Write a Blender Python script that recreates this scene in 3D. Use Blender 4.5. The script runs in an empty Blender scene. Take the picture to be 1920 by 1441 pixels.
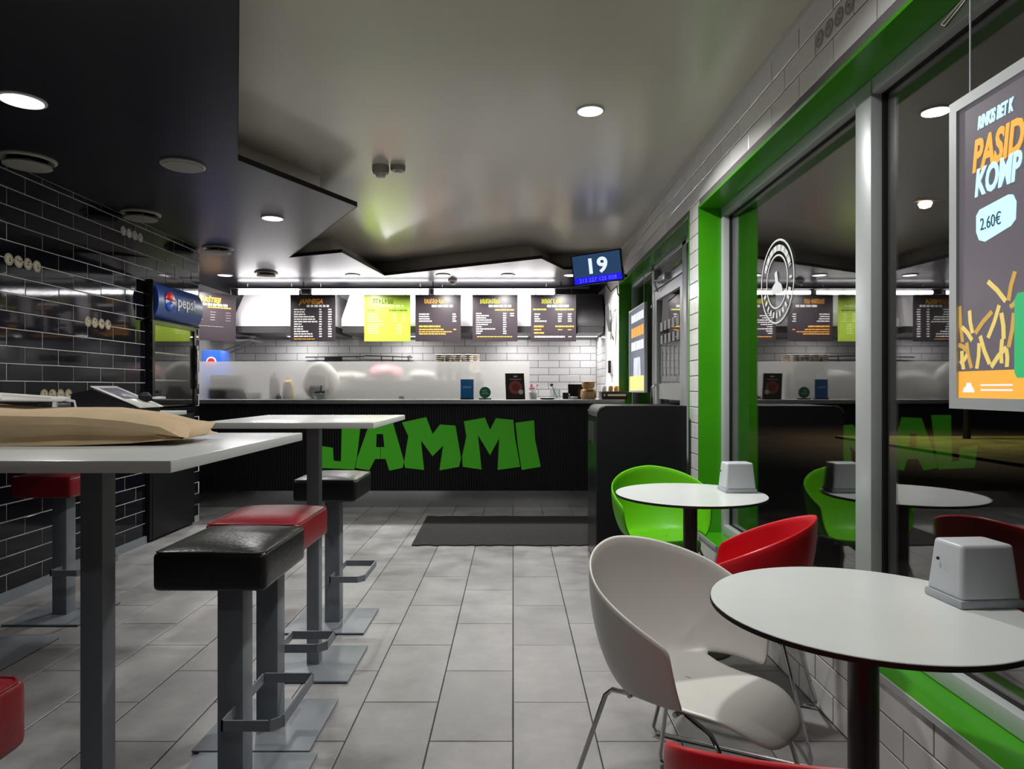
import bpy, bmesh, math, random
from mathutils import Vector, Matrix
random.seed(7)
PI = math.pi
scene = bpy.context.scene
C = scene.collection

# ------------------------------------------------------------------ camera
H = 1.26            # lens height
F = 1263.0          # focal length in pixels of the 1920 wide frame
cd = bpy.data.cameras.new('camera')
cam = bpy.data.objects.new('camera', cd)
C.objects.link(cam)
cam.location = (0, 0, H)
cam.rotation_euler = (PI / 2, 0, 0)
cd.sensor_width = 36
cd.lens = 36 * F / 1920
cd.shift_x = -2 / 1920
cd.shift_y = 6.5 / 1920
cd.clip_start = 0.02
scene.camera = cam

# ------------------------------------------------------------------ world, exposure
w = bpy.data.worlds.new('night')
scene.world = w
w.use_nodes = True
w.node_tree.nodes['Background'].inputs[0].default_value = (0.5, 0.42, 0.36, 1)
w.node_tree.nodes['Background'].inputs[1].default_value = 0.012
scene.view_settings.view_transform = 'Standard'
scene.view_settings.look = 'None'
scene.view_settings.exposure = 0.12
scene.view_settings.gamma = 1.0
scene.view_settings.use_curve_mapping = False
try:
    scene.cycles.use_denoising = True
    scene.cycles.max_bounces = 10
    scene.cycles.transparent_max_bounces = 16
    scene.cycles.sample_clamp_indirect = 6.0
    scene.cycles.caustics_reflective = False
    scene.cycles.caustics_refractive = False
except Exception:
    pass

LED_STRENGTH = 31.0        # kitchen fluorescent tubes
DOWN_W = 38.0              # each dining downlight
HOOD_W = 4.0              # lamps under the hoods
KITCH_W = 26.0              # each kitchen downlight


def downlight_lamp(name, x, y, z, watts, size=0.15, spread=150, col=(1.0, 0.985, 0.95)):
    l = bpy.data.lights.new(name, 'AREA')
    l.shape = 'DISK'
    l.size = size
    l.energy = watts
    l.color = col
    l.spread = math.radians(spread)
    o = bpy.data.objects.new(name, l)
    o.location = (x, y, z)
    C.objects.link(o)
    return o


# ------------------------------------------------------------------ materials
MATS = {}


def mat(name, col, rough=0.5, metal=0.0, spec=0.5, vary=0.0, vscale=6.0, bump=0.0, bscale=40.0,
        emit=None, estr=0.0, coat=0.0, rand=0.0, trans=0.0, ior=1.45, rvary=0.0):
    if name in MATS:
        return MATS[name]
    m = bpy.data.materials.new(name)
    m.use_nodes = True
    nt = m.node_tree
    b = nt.nodes['Principled BSDF']
    c4 = (col[0], col[1], col[2], 1)
    b.inputs['Base Color'].default_value = c4
    b.inputs['Roughness'].default_value = rough
    b.inputs['Metallic'].default_value = metal
    b.inputs['Specular IOR Level'].default_value = spec
    b.inputs['IOR'].default_value = ior
    b.inputs['Coat Weight'].default_value = coat
    b.inputs['Coat Roughness'].default_value = 0.08
    b.inputs['Transmission Weight'].default_value = trans
    tc = nt.nodes.new('ShaderNodeTexCoord')
    last = None
    if vary > 0 or rvary > 0:
        n = nt.nodes.new('ShaderNodeTexNoise')
        n.inputs['Scale'].default_value = vscale
        n.inputs['Detail'].default_value = 6
        n.inputs['Roughness'].default_value = 0.62
        geo = nt.nodes.new('ShaderNodeNewGeometry')
        nt.links.new(geo.outputs['Position'], n.inputs['Vector'])
        mr = nt.nodes.new('ShaderNodeMapRange')
        mr.inputs[1].default_value = 0.3
        mr.inputs[2].default_value = 0.7
        mr.inputs[3].default_value = 1 - vary
        mr.inputs[4].default_value = 1 + vary
        nt.links.new(n.outputs[0], mr.inputs[0])
        mx = nt.nodes.new('ShaderNodeVectorMath')
        mx.operation = 'SCALE'
        mx.inputs[0].default_value = col[:3]
        nt.links.new(mr.outputs[0], mx.inputs['Scale'])
        last = mx.outputs[0]
        if rvary > 0:
            m2 = nt.nodes.new('ShaderNodeMapRange')
            m2.inputs[1].default_value = 0.3
            m2.inputs[2].default_value = 0.7
            m2.inputs[3].default_value = max(0.02, rough - rvary)
            m2.inputs[4].default_value = min(1, rough + rvary)
            nt.links.new(n.outputs[0], m2.inputs[0])
            nt.links.new(m2.outputs[0], b.inputs['Roughness'])
    if rand > 0:
        oi = nt.nodes.new('ShaderNodeObjectInfo')
        mr = nt.nodes.new('ShaderNodeMapRange')
        mr.inputs[3].default_value = 1 - rand
        mr.inputs[4].default_value = 1 + rand
        nt.links.new(oi.outputs['Random'], mr.inputs[0])
        mx = nt.nodes.new('ShaderNodeVectorMath')
        mx.operation = 'SCALE'
        if last:
            nt.links.new(last, mx.inputs[0])
        else:
            mx.inputs[0].default_value = col[:3]
        nt.links.new(mr.outputs[0], mx.inputs['Scale'])
        last = mx.outputs[0]
    if last:
        nt.links.new(last, b.inputs['Base Color'])
    if bump > 0:
        n = nt.nodes.new('ShaderNodeTexNoise')
        n.inputs['Scale'].default_value = bscale
        n.inputs['Detail'].default_value = 4
        nt.links.new(tc.outputs['Object'], n.inputs['Vector'])
        bp = nt.nodes.new('ShaderNodeBump')
        bp.inputs['Strength'].default_value = bump
        bp.inputs['Distance'].default_value = 0.01
        nt.links.new(n.outputs[0], bp.inputs['Height'])
        nt.links.new(bp.outputs[0], b.inputs['Normal'])
    if emit is not None:
        b.inputs['Emission Color'].default_value = (emit[0], emit[1], emit[2], 1)
        b.inputs['Emission Strength'].default_value = estr
    MATS[name] = m
    return m


def glass_mat(name, ior, rough=0.0, tint=(1, 1, 1)):
    """window pane: a sheet that mirrors by Fresnel and lets the rest through"""
    m = bpy.data.materials.new(name)
    m.use_nodes = True
    nt = m.node_tree
    nt.nodes.clear()
    out = nt.nodes.new('ShaderNodeOutputMaterial')
    mix = nt.nodes.new('ShaderNodeMixShader')
    fr = nt.nodes.new('ShaderNodeFresnel')
    # same Fresnel curve on both faces of the sheet
    geo = nt.nodes.new('ShaderNodeNewGeometry')
    mr = nt.nodes.new('ShaderNodeMapRange')
    mr.inputs[3].default_value = ior
    mr.inputs[4].default_value = 1 / ior
    nt.links.new(geo.outputs['Backfacing'], mr.inputs[0])
    nt.links.new(mr.outputs[0], fr.inputs[0])
    tr = nt.nodes.new('ShaderNodeBsdfTransparent')
    tr.inputs[0].default_value = (tint[0], tint[1], tint[2], 1)
    gl = nt.nodes.new('ShaderNodeBsdfGlossy')
    gl.inputs['Roughness'].default_value = rough
    nt.links.new(fr.outputs[0], mix.inputs[0])
    nt.links.new(tr.outputs[0], mix.inputs[1])
    nt.links.new(gl.outputs[0], mix.inputs[2])
    nt.links.new(mix.outputs[0], out.inputs[0])
    MATS[name] = m
    return m


M_floor = mat('floor tile', (0.258, 0.250, 0.250), 0.42, vary=0.32, vscale=3.2, bump=0.10, bscale=25, rand=0.10, rvary=0.10)
M_grout = mat('floor grout', (0.035, 0.034, 0.033), 0.9)
M_btile = mat('black glazed tile', (0.005, 0.005, 0.009), 0.05, spec=0.20, rand=0.3, bump=0.015, bscale=8)
M_bgrout = mat('pale grout', (0.62, 0.60, 0.58), 0.85)
M_wtile = mat('white glazed tile', (0.80, 0.795, 0.79), 0.16, rand=0.05, bump=0.012, bscale=8)
M_wgrout = mat('grey grout', (0.17, 0.165, 0.165), 0.9)
M_ceil = mat('cream satin ceiling', (0.71, 0.68, 0.59), 0.25, spec=1.0, ior=1.6, vary=0.03, vscale=1.2)
M_fascia = mat('fascia paint', (0.74, 0.69, 0.62), 0.5)
M_panel = mat('dark satin panel', (0.007, 0.0068, 0.013), 0.33, spec=0.40, vary=0.10, vscale=1.0)
M_black = mat('black laminate', (0.0030, 0.0031, 0.0050), 0.46, spec=0.35)
M_blackg = mat('black gloss plastic', (0.008, 0.008, 0.010), 0.18)
M_blacklea = mat('black leatherette', (0.011, 0.011, 0.012), 0.33, spec=0.6, bump=0.12, bscale=70)
M_redlea = mat('red leatherette', (0.24, 0.008, 0.014), 0.36, spec=0.55, bump=0.12, bscale=70)
M_grey = mat('grey powder coat', (0.20, 0.222, 0.250), 0.42, metal=0.25, bump=0.03, bscale=90)
M_white = mat('white laminate', (0.66, 0.69, 0.68), 0.24, vary=0.03, vscale=3)
M_wplas = mat('white plastic', (0.62, 0.61, 0.575), 0.38)
M_greenp = mat('lime plastic', (0.105, 0.42, 0.006), 0.46, spec=0.3)
M_redp = mat('red plastic', (0.60, 0.007, 0.016), 0.40, spec=0.4)
M_chrome = mat('chrome', (0.55, 0.55, 0.56), 0.12, metal=1.0)
M_steel = mat('brushed steel', (0.45, 0.45, 0.45), 0.32, metal=1.0, bump=0.05, bscale=30)
M_alu = mat('painted aluminium', (0.52, 0.56, 0.57), 0.35, metal=0.15)
M_green = mat('green paint', (0.050, 0.330, 0.006), 0.26, vary=0.08, vscale=2)
M_logo = mat('green letter', (0.062, 0.46, 0.012), 0.45)
M_dark = mat('dark rubber', (0.006, 0.006, 0.006), 0.7)
M_mat = mat('floor mat pile', (0.022, 0.018, 0.020), 0.95, bump=0.6, bscale=220, vary=0.25, vscale=14)
M_paper = mat('kraft paper', (0.58, 0.43, 0.255), 0.72, vary=0.10, vscale=9, bump=0.18, bscale=16)
M_paperw = mat('white paper', (0.62, 0.61, 0.57), 0.7, bump=0.1, bscale=18)
M_dispenser = mat('grey white plastic', (0.52, 0.545, 0.58), 0.32)
M_dispenserb = mat('pale grey base', (0.36, 0.39, 0.42), 0.4)
M_led = mat('lit tube', (1, 1, 1), 0.4, emit=(1.0, 0.95, 0.98), estr=LED_STRENGTH)
M_lens = mat('lit lens', (1, 1, 1), 0.4, emit=(1.0, 0.98, 0.93), estr=7.0)
M_hlens = mat('hood lens', (1, 1, 1), 0.4, emit=(1.0, 0.97, 0.96), estr=1.2)
M_ring = mat('lamp ring', (0.6, 0.6, 0.58), 0.4)
M_hood = mat('white hood', (0.72, 0.71, 0.71), 0.35)
M_hoodd = mat('dark hood steel', (0.10, 0.095, 0.10), 0.4, metal=0.6)
M_vent = mat('vent enamel', (0.30, 0.29, 0.25), 0.45)
M_wallp = mat('white plaster', (0.66, 0.65, 0.65), 0.6)
M_ebl = mat('emblem print', (0.42, 0.37, 0.24), 0.5)
M_ebd = mat('emblem dark print', (0.03, 0.028, 0.02), 0.5)
M_egr = mat('emblem grey print', (0.42, 0.41, 0.39), 0.4)
M_egd = mat('emblem grey dark', (0.22, 0.215, 0.20), 0.5)
M_glass = glass_mat('window glass', 1.9)
M_dglass = glass_mat('cooler glass', 1.7)
M_bowl = glass_mat('bowl glass', 1.3, 0.05, (0.9, 0.93, 0.92))
M_decal = mat('frosted vinyl', (0.55, 0.57, 0.57), 0.5)
M_blue = mat('sign blue', (0.012, 0.055, 0.26), 0.3)
M_red = mat('sign red', (0.6, 0.02, 0.03), 0.35)
M_wh = mat('sign white', (0.8, 0.8, 0.8), 0.4)


# ------------------------------------------------------------------ mesh helpers
class MB:
    def __init__(s):
        s.v = []
        s.f = []
        s.sm = []

    def add(s, vs, fs, smooth=False):
        n = len(s.v)
        s.v += [tuple(p) for p in vs]
        s.f += [tuple(i + n for i in f) for f in fs]
        s.sm += [smooth] * len(fs)
        return s

    def box(s, x0, x1, y0, y1, z0, z1, b=0.0):
        if b <= 0:
            vs = [(x, y, z) for x in (x0, x1) for y in (y0, y1) for z in (z0, z1)]
            return s.add(vs, [(0, 1, 3, 2), (4, 6, 7, 5), (0, 4, 5, 1), (2, 3, 7, 6), (0, 2, 6, 4), (1, 5, 7, 3)])
        bm = bmesh.new()
        bmesh.ops.create_cube(bm, size=1)
        for v in bm.verts:
            v.co = Vector(((x0 + x1) / 2 + v.co.x * (x1 - x0), (y0 + y1) / 2 + v.co.y * (y1 - y0), (z0 + z1) / 2 + v.co.z * (z1 - z0)))
        bmesh.ops.bevel(bm, geom=list(bm.edges), offset=b, segments=2, affect='EDGES', profile=0.6)
        return s.bm(bm)

    def bm(s, bm, smooth=False):
        bm.verts.index_update()
        s.add([v.co for v in bm.verts], [[v.index for v in f.verts] for f in bm.faces], smooth)
        bm.free()
        return s

    def lathe(s, prof, c=(0, 0, 0), seg=24, smooth=True, M=None):
        """prof: list of (r, z)"""
        vs, fs = [], []
        for r, z in prof:
            for k in range(seg):
                a = 2 * PI * k / seg
                p = Vector((r * math.cos(a), r * math.sin(a), z))
                if M is not None:
                    p = M @ p
                vs.append((p.x + c[0], p.y + c[1], p.z + c[2]))
        for i in range(len(prof) - 1):
            for k in range(seg):
                k2 = (k + 1) % seg
                fs.append((i * seg + k, i * seg + k2, (i + 1) * seg + k2, (i + 1) * seg + k))
        fs.append(tuple(range(seg))[::-1])
        fs.append(tuple((len(prof) - 1) * seg + k for k in range(seg)))
        return s.add(vs, fs, smooth)

    def tube(s, pts, r, seg=8, closed=False, flat=None):
        pts = [Vector(p) for p in pts]
        n = len(pts)
        vs, fs = [], []
        up = Vector((0, 0, 1))
        prev = None
        for i, p in enumerate(pts):
            if closed:
                t = (pts[(i + 1) % n] - pts[i - 1]).normalized()
            else:
                t = (pts[min(i + 1, n - 1)] - pts[max(i - 1, 0)]).normalized()
            a = prev if prev is not None else (up if abs(t.z) < 0.9 else Vector((1, 0, 0)))
            side = t.cross(a)
            if side.length < 1e-5:
                side = t.cross(Vector((1, 0.3, 0.2)))
            side.normalize()
            nu = side.cross(t).normalized()
            prev = nu
            for k in range(seg):
                an = 2 * PI * k / seg
                vs.append(p + side * (r * math.cos(an)) + nu * ((flat or r) * math.sin(an)))
        m = n if closed else n - 1
        for i in range(m):
            j = (i + 1) % n
            for k in range(seg):
                k2 = (k + 1) % seg
                fs.append((i * seg + k, i * seg + k2, j * seg + k2, j * seg + k))
        if not closed:
            fs.append(tuple(range(seg))[::-1])
            fs.append(tuple((n - 1) * seg + k for k in range(seg)))
        return s.add(vs, fs, True)

    def prism(s, poly, o, u, v, n, d):
        """flat polygon (with triangulation for concave outlines) pushed along n by d"""
        o, u, v, n = Vector(o), Vector(u), Vector(v), Vector(n)
        bm = bmesh.new()
        vs = [bm.verts.new(o + u * a + v * b) for a, b in poly]
        f = bm.faces.new(vs)
        r = bmesh.ops.extrude_face_region(bm, geom=[f])
        for g in r['geom']:
            if isinstance(g, bmesh.types.BMVert):
                g.co += n * d
        bmesh.ops.triangulate(bm, faces=[q for q in bm.faces if len(q.verts) > 4])
        bmesh.ops.recalc_face_normals(bm, faces=bm.faces)
        return s.bm(bm)

    def build(s, name, m, parent=None, sub=0, solid=0.0, kind=None, loc=None):
        me = bpy.data.meshes.new(name)
        me.from_pydata(s.v, [], s.f)
        me.polygons.foreach_set('use_smooth', s.sm)
        bm = bmesh.new()
        bm.from_mesh(me)
        bmesh.ops.recalc_face_normals(bm, faces=bm.faces)
        bm.to_mesh(me)
        bm.free()
        me.set_sharp_from_angle(angle=math.radians(42))
        me.materials.append(m)
        o = bpy.data.objects.new(name, me)
        C.objects.link(o)
        if parent is not None:
            o.parent = parent
        if loc:
            o.location = loc
        if solid:
            md = o.modifiers.new('thickness', 'SOLIDIFY')
            md.thickness = solid
            md.offset = 0
        if sub:
            md = o.modifiers.new('smooth', 'SUBSURF')
            md.levels = sub
            md.render_levels = sub
        if kind:
            o['kind'] = kind
        return o


def bx(name, m, parent, x0, x1, y0, y1, z0, z1, b=0.0, kind=None):
    return MB().box(x0, x1, y0, y1, z0, z1, b).build(name, m, parent, kind=kind)


def thing(name, label, cat, loc=(0, 0, 0), rotz=0.0, group=None):
    o = bpy.data.objects.new(name, None)
    o.empty_display_size = 0.1
    C.objects.link(o)
    o.location = loc
    o.rotation_euler = (0, 0, rotz)
    return tag(o, label, cat, group)


def tag(o, label, cat, group=None):
    o['label'] = label
    o['category'] = cat
    if group:
        o['group'] = group
    return o


def dup(root, loc, rotz, label, group=None):
    r = root.copy()
    C.objects.link(r)
    r.location = loc
    r.rotation_euler = (0, 0, rotz)
    r['label'] = label
    if group:
        r['group'] = group
    for ch in list(root.children):
        c = ch.copy()
        C.objects.link(c)
        c.parent = r
        for g in list(ch.children):
            d = g.copy()
            C.objects.link(d)
            d.parent = c
    return r


def text_ob(name, s, m, parent, o, right, up, size, bold=0.0, shear=0.0, ext=0.001, align='LEFT', sx=1.0):
    cu = bpy.data.curves.new('t', 'FONT')
    cu.body = s
    cu.size = size
    cu.shear = shear
    cu.offset = bold
    cu.extrude = ext
    cu.align_x = align
    cu.resolution_u = 3
    ob = bpy.data.objects.new('t', cu)
    C.objects.link(ob)
    dg = bpy.context.evaluated_depsgraph_get()
    dg.update()
    me = bpy.data.meshes.new_from_object(ob.evaluated_get(dg))
    bpy.data.objects.remove(ob)
    bpy.data.curves.remove(cu)
    o, right, up = Vector(o), Vector(right).normalized(), Vector(up).normalized()
    nrm = right.cross(up)
    for v in me.vertices:
        p = v.co.copy()
        v.co = o + right * (p.x * sx) + up * p.y + nrm * p.z
    me.materials.clear()
    me.materials.append(m)
    r = bpy.data.objects.new(name, me)
    me.name = name
    C.objects.link(r)
    r.parent = parent
    return r


def struct(o, label=None):
    o['kind'] = 'structure'
    if label:
        o['label'] = label
    return o


TILE = {}


def tile_mesh(w_, h_, t, m, bev=0.0022):
    """a glazed tile lying in XY (centre origin), proud along +Z, soft edge"""
    key = (round(w_, 4), round(h_, 4), t, m.name)
    if key in TILE:
        return TILE[key]
    a, b = w_ / 2, h_ / 2
    bev = min(bev, a * 0.4, b * 0.4)
    vs = [(-a, -b, 0), (a, -b, 0), (a, b, 0), (-a, b, 0),
          (-a, -b, t - bev * 0.5), (a, -b, t - bev * 0.5), (a, b, t - bev * 0.5), (-a, b, t - bev * 0.5),
          (-a + bev, -b + bev, t), (a - bev, -b + bev, t), (a - bev, b - bev, t), (-a + bev, b - bev, t)]
    fs = [(3, 2, 1, 0), (8, 9, 10, 11)]
    for i in range(4):
        j = (i + 1) % 4
        fs += [(i, j, j + 4, i + 4), (i + 4, j + 4, j + 8, i + 8)]
    me = bpy.data.meshes.new('tile')
    me.from_pydata(vs, [], fs)
    me.materials.append(m)
    TILE[key] = me
    return me


def tiles(parent, o, u, v, n, u0, u1, v0, v1, tw, th, gap, t, m, stagger=0.5, uoff=0.0, holes=(), name='wall_tile',
          stuff_if=None, jit=0.0):
    """running-bond tiles over the rectangle u0..u1, v0..v1 of the plane (o, u, v), cut at the borders and holes"""
    o, u, v, n = Vector(o), Vector(u), Vector(v), Vector(n)
    rot = Matrix((u, v, n)).transposed()
    far = MB()
    nrow = int(math.ceil((v1 - v0) / th - 1e-6))
    for r in range(nrow):
        a0, a1 = v0 + r * th, min(v1, v0 + (r + 1) * th)
        off = uoff + (stagger * tw if r % 2 else 0)
        k0 = math.floor((u0 - off) / tw)
        k = k0
        while off + k * tw < u1 - 1e-6:
            b0, b1 = max(u0, off + k * tw), min(u1, off + (k + 1) * tw)
            k += 1
            spans = [(b0, b1)]
            for (hu0, hu1, hv0, hv1) in holes:
                if a1 > hv0 + 0.02 and a0 < hv1 - 0.02:
                    ns = []
                    for (p, q) in spans:
                        if q <= hu0 or p >= hu1:
                            ns.append((p, q))
                        else:
                            if p < hu0:
                                ns.append((p, hu0))
                            if q > hu1:
                                ns.append((hu1, q))
                    spans = ns
            for (p, q) in spans:
                if q - p < 0.02 or a1 - a0 < 0.02:
                    continue
                me = tile_mesh(q - p - gap, a1 - a0 - gap, t, m)
                ctr = o + u * ((p + q) / 2) + v * ((a0 + a1) / 2)
                R = rot.to_4x4()
                if jit:
                    R = R @ Matrix.Rotation(random.uniform(-jit, jit), 4, 'X') @ Matrix.Rotation(random.uniform(-jit, jit), 4, 'Y')
                if stuff_if and stuff_if((p + q) / 2, (a0 + a1) / 2):
                    far.add([(R @ w_.co) + ctr for w_ in me.vertices], [list(f.vertices) for f in me.polygons])
                    continue
                ob = bpy.data.objects.new(name, me)
                C.objects.link(ob)
                ob.parent = parent
                ob.matrix_local = Matrix.Translation(ctr) @ R
    if far.v:
        far.build(name + 's', m, parent, kind='stuff')


X, Y, Z = Vector((1, 0, 0)), Vector((0, 1, 0)), Vector((0, 0, 1))
XL, XR, YB, YN = -2.98, 1.20, 9.70, -2.5     # left wall, right wall, kitchen back wall, wall behind the camera
ZP, ZC = 2.586, 2.80                          # underside of the dark panel, cream ceiling
XK = -4.0                                     # kitchen left wall

# ================================================================== STRUCTURE
# ---- floor
fl = struct(bx('floor', M_grout, None, XK - 0.3, 1.5, YN - 0.2, YB + 0.2, -0.12, -0.006), 'floor of grey stone-look rectangular tiles')
ncol = 0
farf = []
rotf = Matrix.Identity(4)
for ci in range(-14, 5):
    x0, x1 = ci * 0.3, ci * 0.3 + 0.3
    y = 2.405 - 0.6 * 9 + (0.3 if ci % 2 == 0 else 0)
    while y < YB:
        y0, y1 = max(y, YN), min(y + 0.6, YB)
        y += 0.6
        xa, xb = max(x0, XK), min(x1, 1.44)
        if y1 - y0 < 0.05 or xb - xa < 0.05:
            continue
        me = tile_mesh(xb - xa - 0.0045, y1 - y0 - 0.0045, 0.010, M_floor, 0.0025)
        if y0 > 7.3 or y1 < 0.9 or (xb < XL):
            farf.append((me, (xa + xb) / 2, (y0 + y1) / 2))
            continue
        ob = bpy.data.objects.new('floor_tile', me)
        C.objects.link(ob)
        ob.parent = fl
        ob.location = ((xa + xb) / 2, (y0 + y1) / 2, -0.010)
mb = MB()
for me, cx, cy in farf:
    mb.add([(p.co.x + cx, p.co.y + cy, p.co.z - 0.010) for p in me.vertices], [list(f.vertices) for f in me.polygons])
mb.build('floor_tiles', M_floor, fl, kind='stuff')

# ---- left wall with a niche for the cooler
NY0, NY1, NZ = 5.46, 6.25, 2.14
wl = MB()
wl.box(XK - 0.2, XL - 0.003, YN, NY0, 0, ZC)
wl.box(XK - 0.2, XL - 0.003, NY1, 6.40, 0, ZC)
wl.box(XK - 0.2, XL - 0.003, NY0, NY1, NZ, ZC)
wl.box(XK - 0.2, XL - 0.68, NY0, NY1, 0, NZ)
wl = struct(wl.build('wall_left', M_bgrout), 'left wall of black glazed brick tiles with pale grout')
tiles(wl, (XL - 0.003, 0, 0), Y, Z, X, YN, 6.40, 0.06, ZP, 0.302, 0.1035, 0.006, 0.0030, M_btile, uoff=0.04,
      holes=[(NY0, NY1, 0, NZ)], stuff_if=lambda a, b: a < 3.05, jit=0.004)
# end face of the wall toward the kitchen counter
tiles(wl, (XL - 0.003, 6.40, 0), -X, Z, Y, 0.0, 0.9, 0.06, ZP, 0.302, 0.1035, 0.006, 0.0030, M_btile, stuff_if=lambda a, b: True)
struct(bx('baseboard_left', M_grey, None, XL - 0.004, XL + 0.012, YN, NY0, 0.0, 0.06))

# ---- right wall
wr = MB()
ZW, ZS, YW0, YW1 = 2.43, 0.315, -1.5, 4.35       # window head, sill, opening ends
YD0, YD1 = 4.58, 7.62                             # door opening
wr.box(XR + 0.003, 1.52, YN, 7.62, ZW, ZC)
wr.box(XR + 0.003, 1.52, YW0, YW1, 0, ZS)
wr.box(XR + 0.003, 1.52, YN, YW0, 0, ZW)
wr.box(XR + 0.003, 1.52, YW1, YD0, 0, ZW)
wr.box(XR + 0.003, 1.52, YD1, YB, 0, ZC)
wr = struct(wr.build('wall_right', M_wgrout), 'right wall of white glazed brick tiles around the windows and door')
ex = [(YW0, YW1, ZS, ZW), (YD0, YD1, 0, ZW)]
tiles(wr, (XR + 0.003, 0, 0), Y, Z, -X, YN, YD1, 0.0, ZC - 0.012, 0.302, 0.103, 0.0055, 0.0030, M_wtile, uoff=0.11, holes=ex,
      stuff_if=lambda a, b: a < 0.9, jit=0.003)
tiles(wr, (XR + 0.003, 0, 0), Y, Z, -X, 8.75, YB, 0.9, 2.2, 0.302, 0.103, 0.0055, 0.0030, M_wtile, uoff=0.11)
bx('plaster_strip', M_wallp, wr, XR - 0.002, XR + 0.02, YD1, 8.75, 0, ZP)
struct(bx('trim_1', M_wallp, None, XR - 0.022, XR, YN, 7.6, ZC - 0.03, ZC), 'thin cornice moulding between white tiles and cream ceiling')

# ---- kitchen back wall and kitchen left wall
wb = struct(bx('wall_back', M_wgrout, None, XK - 0.2, 1.52, YB + 0.003, YB + 0.2, 0, ZC), 'kitchen back wall of white brick tiles')
tiles(wb, (0, YB + 0.003, 0), X, Z, -Y, XK, XR, 0.93, 2.17, 0.302, 0.1035, 0.007, 0.0030, M_wtile, uoff=0.06)
bx('plaster', M_wallp, wb, XK, XR, YB - 0.004, YB + 0.004, 2.17, ZC)
bx('lower_plaster', M_wallp, wb, XK, XR, YB - 0.004, YB + 0.004, 0, 0.93)
wk = struct(bx('wall_kitchen', M_wallp, None, XK - 0.2, XK, 6.40, YB, 0, ZC), 'plain left wall of the kitchen')
wn = struct(bx('wall_front', mat('grey plaster', (0.22, 0.21, 0.20), 0.7), None, XK, 1.52, YN - 0.2, YN, 0, ZC))

# ---- ceilings
ce = struct(bx('ceiling', M_ceil, None, XK - 0.2, 1.52, YN - 0.2, YB + 0.2, ZC, ZC + 0.1), 'raised cream satin ceiling')
edge = [(-1.0, YN), (-1.55, 0.45), (-0.62, 1.52), (-1.606, 3.92), (-1.146, 4.93), (-2.29, 6.86), (-1.68, 6.60),
        (-1.52, 7.96), (0.288, 6.91), (0.566, 7.55), (XR, 7.50)]
close = [(XR, YB), (XK, YB), (XK, 6.40), (XL, 6.40), (XL, YN)]
pp = MB().prism(edge + close, (0, 0, ZP), X, Y, Z, 0.03).build('ceiling_panel', M_panel)
struct(pp, 'dark satin dropped ceiling panel with a zigzag edge')
# thin black edge strip of the panel
eb = MB()
for (a, b) in zip(edge[:-1], edge[1:]):
    d = Vector((b[0] - a[0], b[1] - a[1], 0)).normalized()
    nrm = Vector((d.y, -d.x, 0)) * 0.006
    A, B = Vector((a[0], a[1], ZP - 0.001)), Vector((b[0], b[1], ZP - 0.001))
    up = Vector((0, 0, 0.034))
    eb.add([A, B, B + up, A + up, A + nrm, B + nrm, B + nrm + up, A + nrm + up],
           [(0, 1, 2, 3), (4, 5, 6, 7), (0, 1, 5, 4), (3, 2, 6, 7), (0, 3, 7, 4), (1, 2, 6, 5)])
eb.build('edge_strip', M_black, pp)
# cream fascia set back above the panel
offs = []
D = 0.24
for i, p in enumerate(edge):
    p = Vector(p)
    ns = []
    for a, b in ((i - 1, i), (i, i + 1)):
        if a < 0 or b >= len(edge):
            continue
        d = (Vector(edge[b]) - Vector(edge[a])).normalized()
        ns.append(Vector((-d.y, d.x)))
    if len(ns) == 2:
        s_ = ns[0] + ns[1]
        k = D / max(0.45, 1 + ns[0].dot(ns[1]))
        q = p + s_ * k
    else:
        q = p + ns[0] * D
    offs.append((q.x, q.y))
fm = MB()
for (a, b) in zip(offs[:-1], offs[1:]):
    fm.add([(a[0], a[1], ZP + 0.025), (b[0], b[1], ZP + 0.025), (b[0], b[1], ZC + 0.01), (a[0], a[1], ZC + 0.01)], [(0, 1, 2, 3)])
struct(fm.build('trim_2', M_fascia, solid=0.02), 'cream fascia between the dark panel and the raised ceiling')

# ================================================================== WINDOWS AND DOOR
XF = 1.34                                    # inner face of the aluminium frames


def window(name, label):
    return struct(thing(name, label, 'window'), label)


win = bpy.data.objects.new('window_1', None)
C.objects.link(win)
struct(win, 'large window with two panes in a deep green reveal')
bx('reveal_head', M_green, win, XR - 0.004, XF, YW0, YW1, ZW - 0.012, ZW + 0.004)
bx('reveal_jamb', M_green, win, XR - 0.004, XF, YW1 - 0.012, YW1 + 0.004, ZS, ZW)
bx('reveal_jamb', M_green, win, XR - 0.004, XF, YW0 - 0.004, YW0 + 0.012, ZS, ZW)
bx('sill', M_green, win, XR - 0.004, XF, YW0, YW1, ZS - 0.004, ZS + 0.014)
bx('sill_edge', M_alu, win, XR - 0.008, XR - 0.002, YW0, YW1, ZS - 0.006, ZS + 0.016)
for nm, y0, y1, z0, z1 in (('frame_head', YW0, YW1, ZW - 0.072, ZW - 0.012), ('frame_bottom', YW0, YW1, ZS + 0.014, ZS + 0.074),
                           ('frame_stile', YW1 - 0.062, YW1 - 0.012, ZS, ZW), ('frame_stile', YW0 + 0.012, YW0 + 0.062, ZS, ZW),
                           ('mullion', 2.515, 2.63, ZS + 0.02, ZW - 0.02)):
    f = bx(nm, M_alu, win, XF - (0.004 if nm == 'mullion' else 0.002 if nm == 'frame_stile' else 0), 1.40, y0, y1, z0, z1, 0.004)
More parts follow.
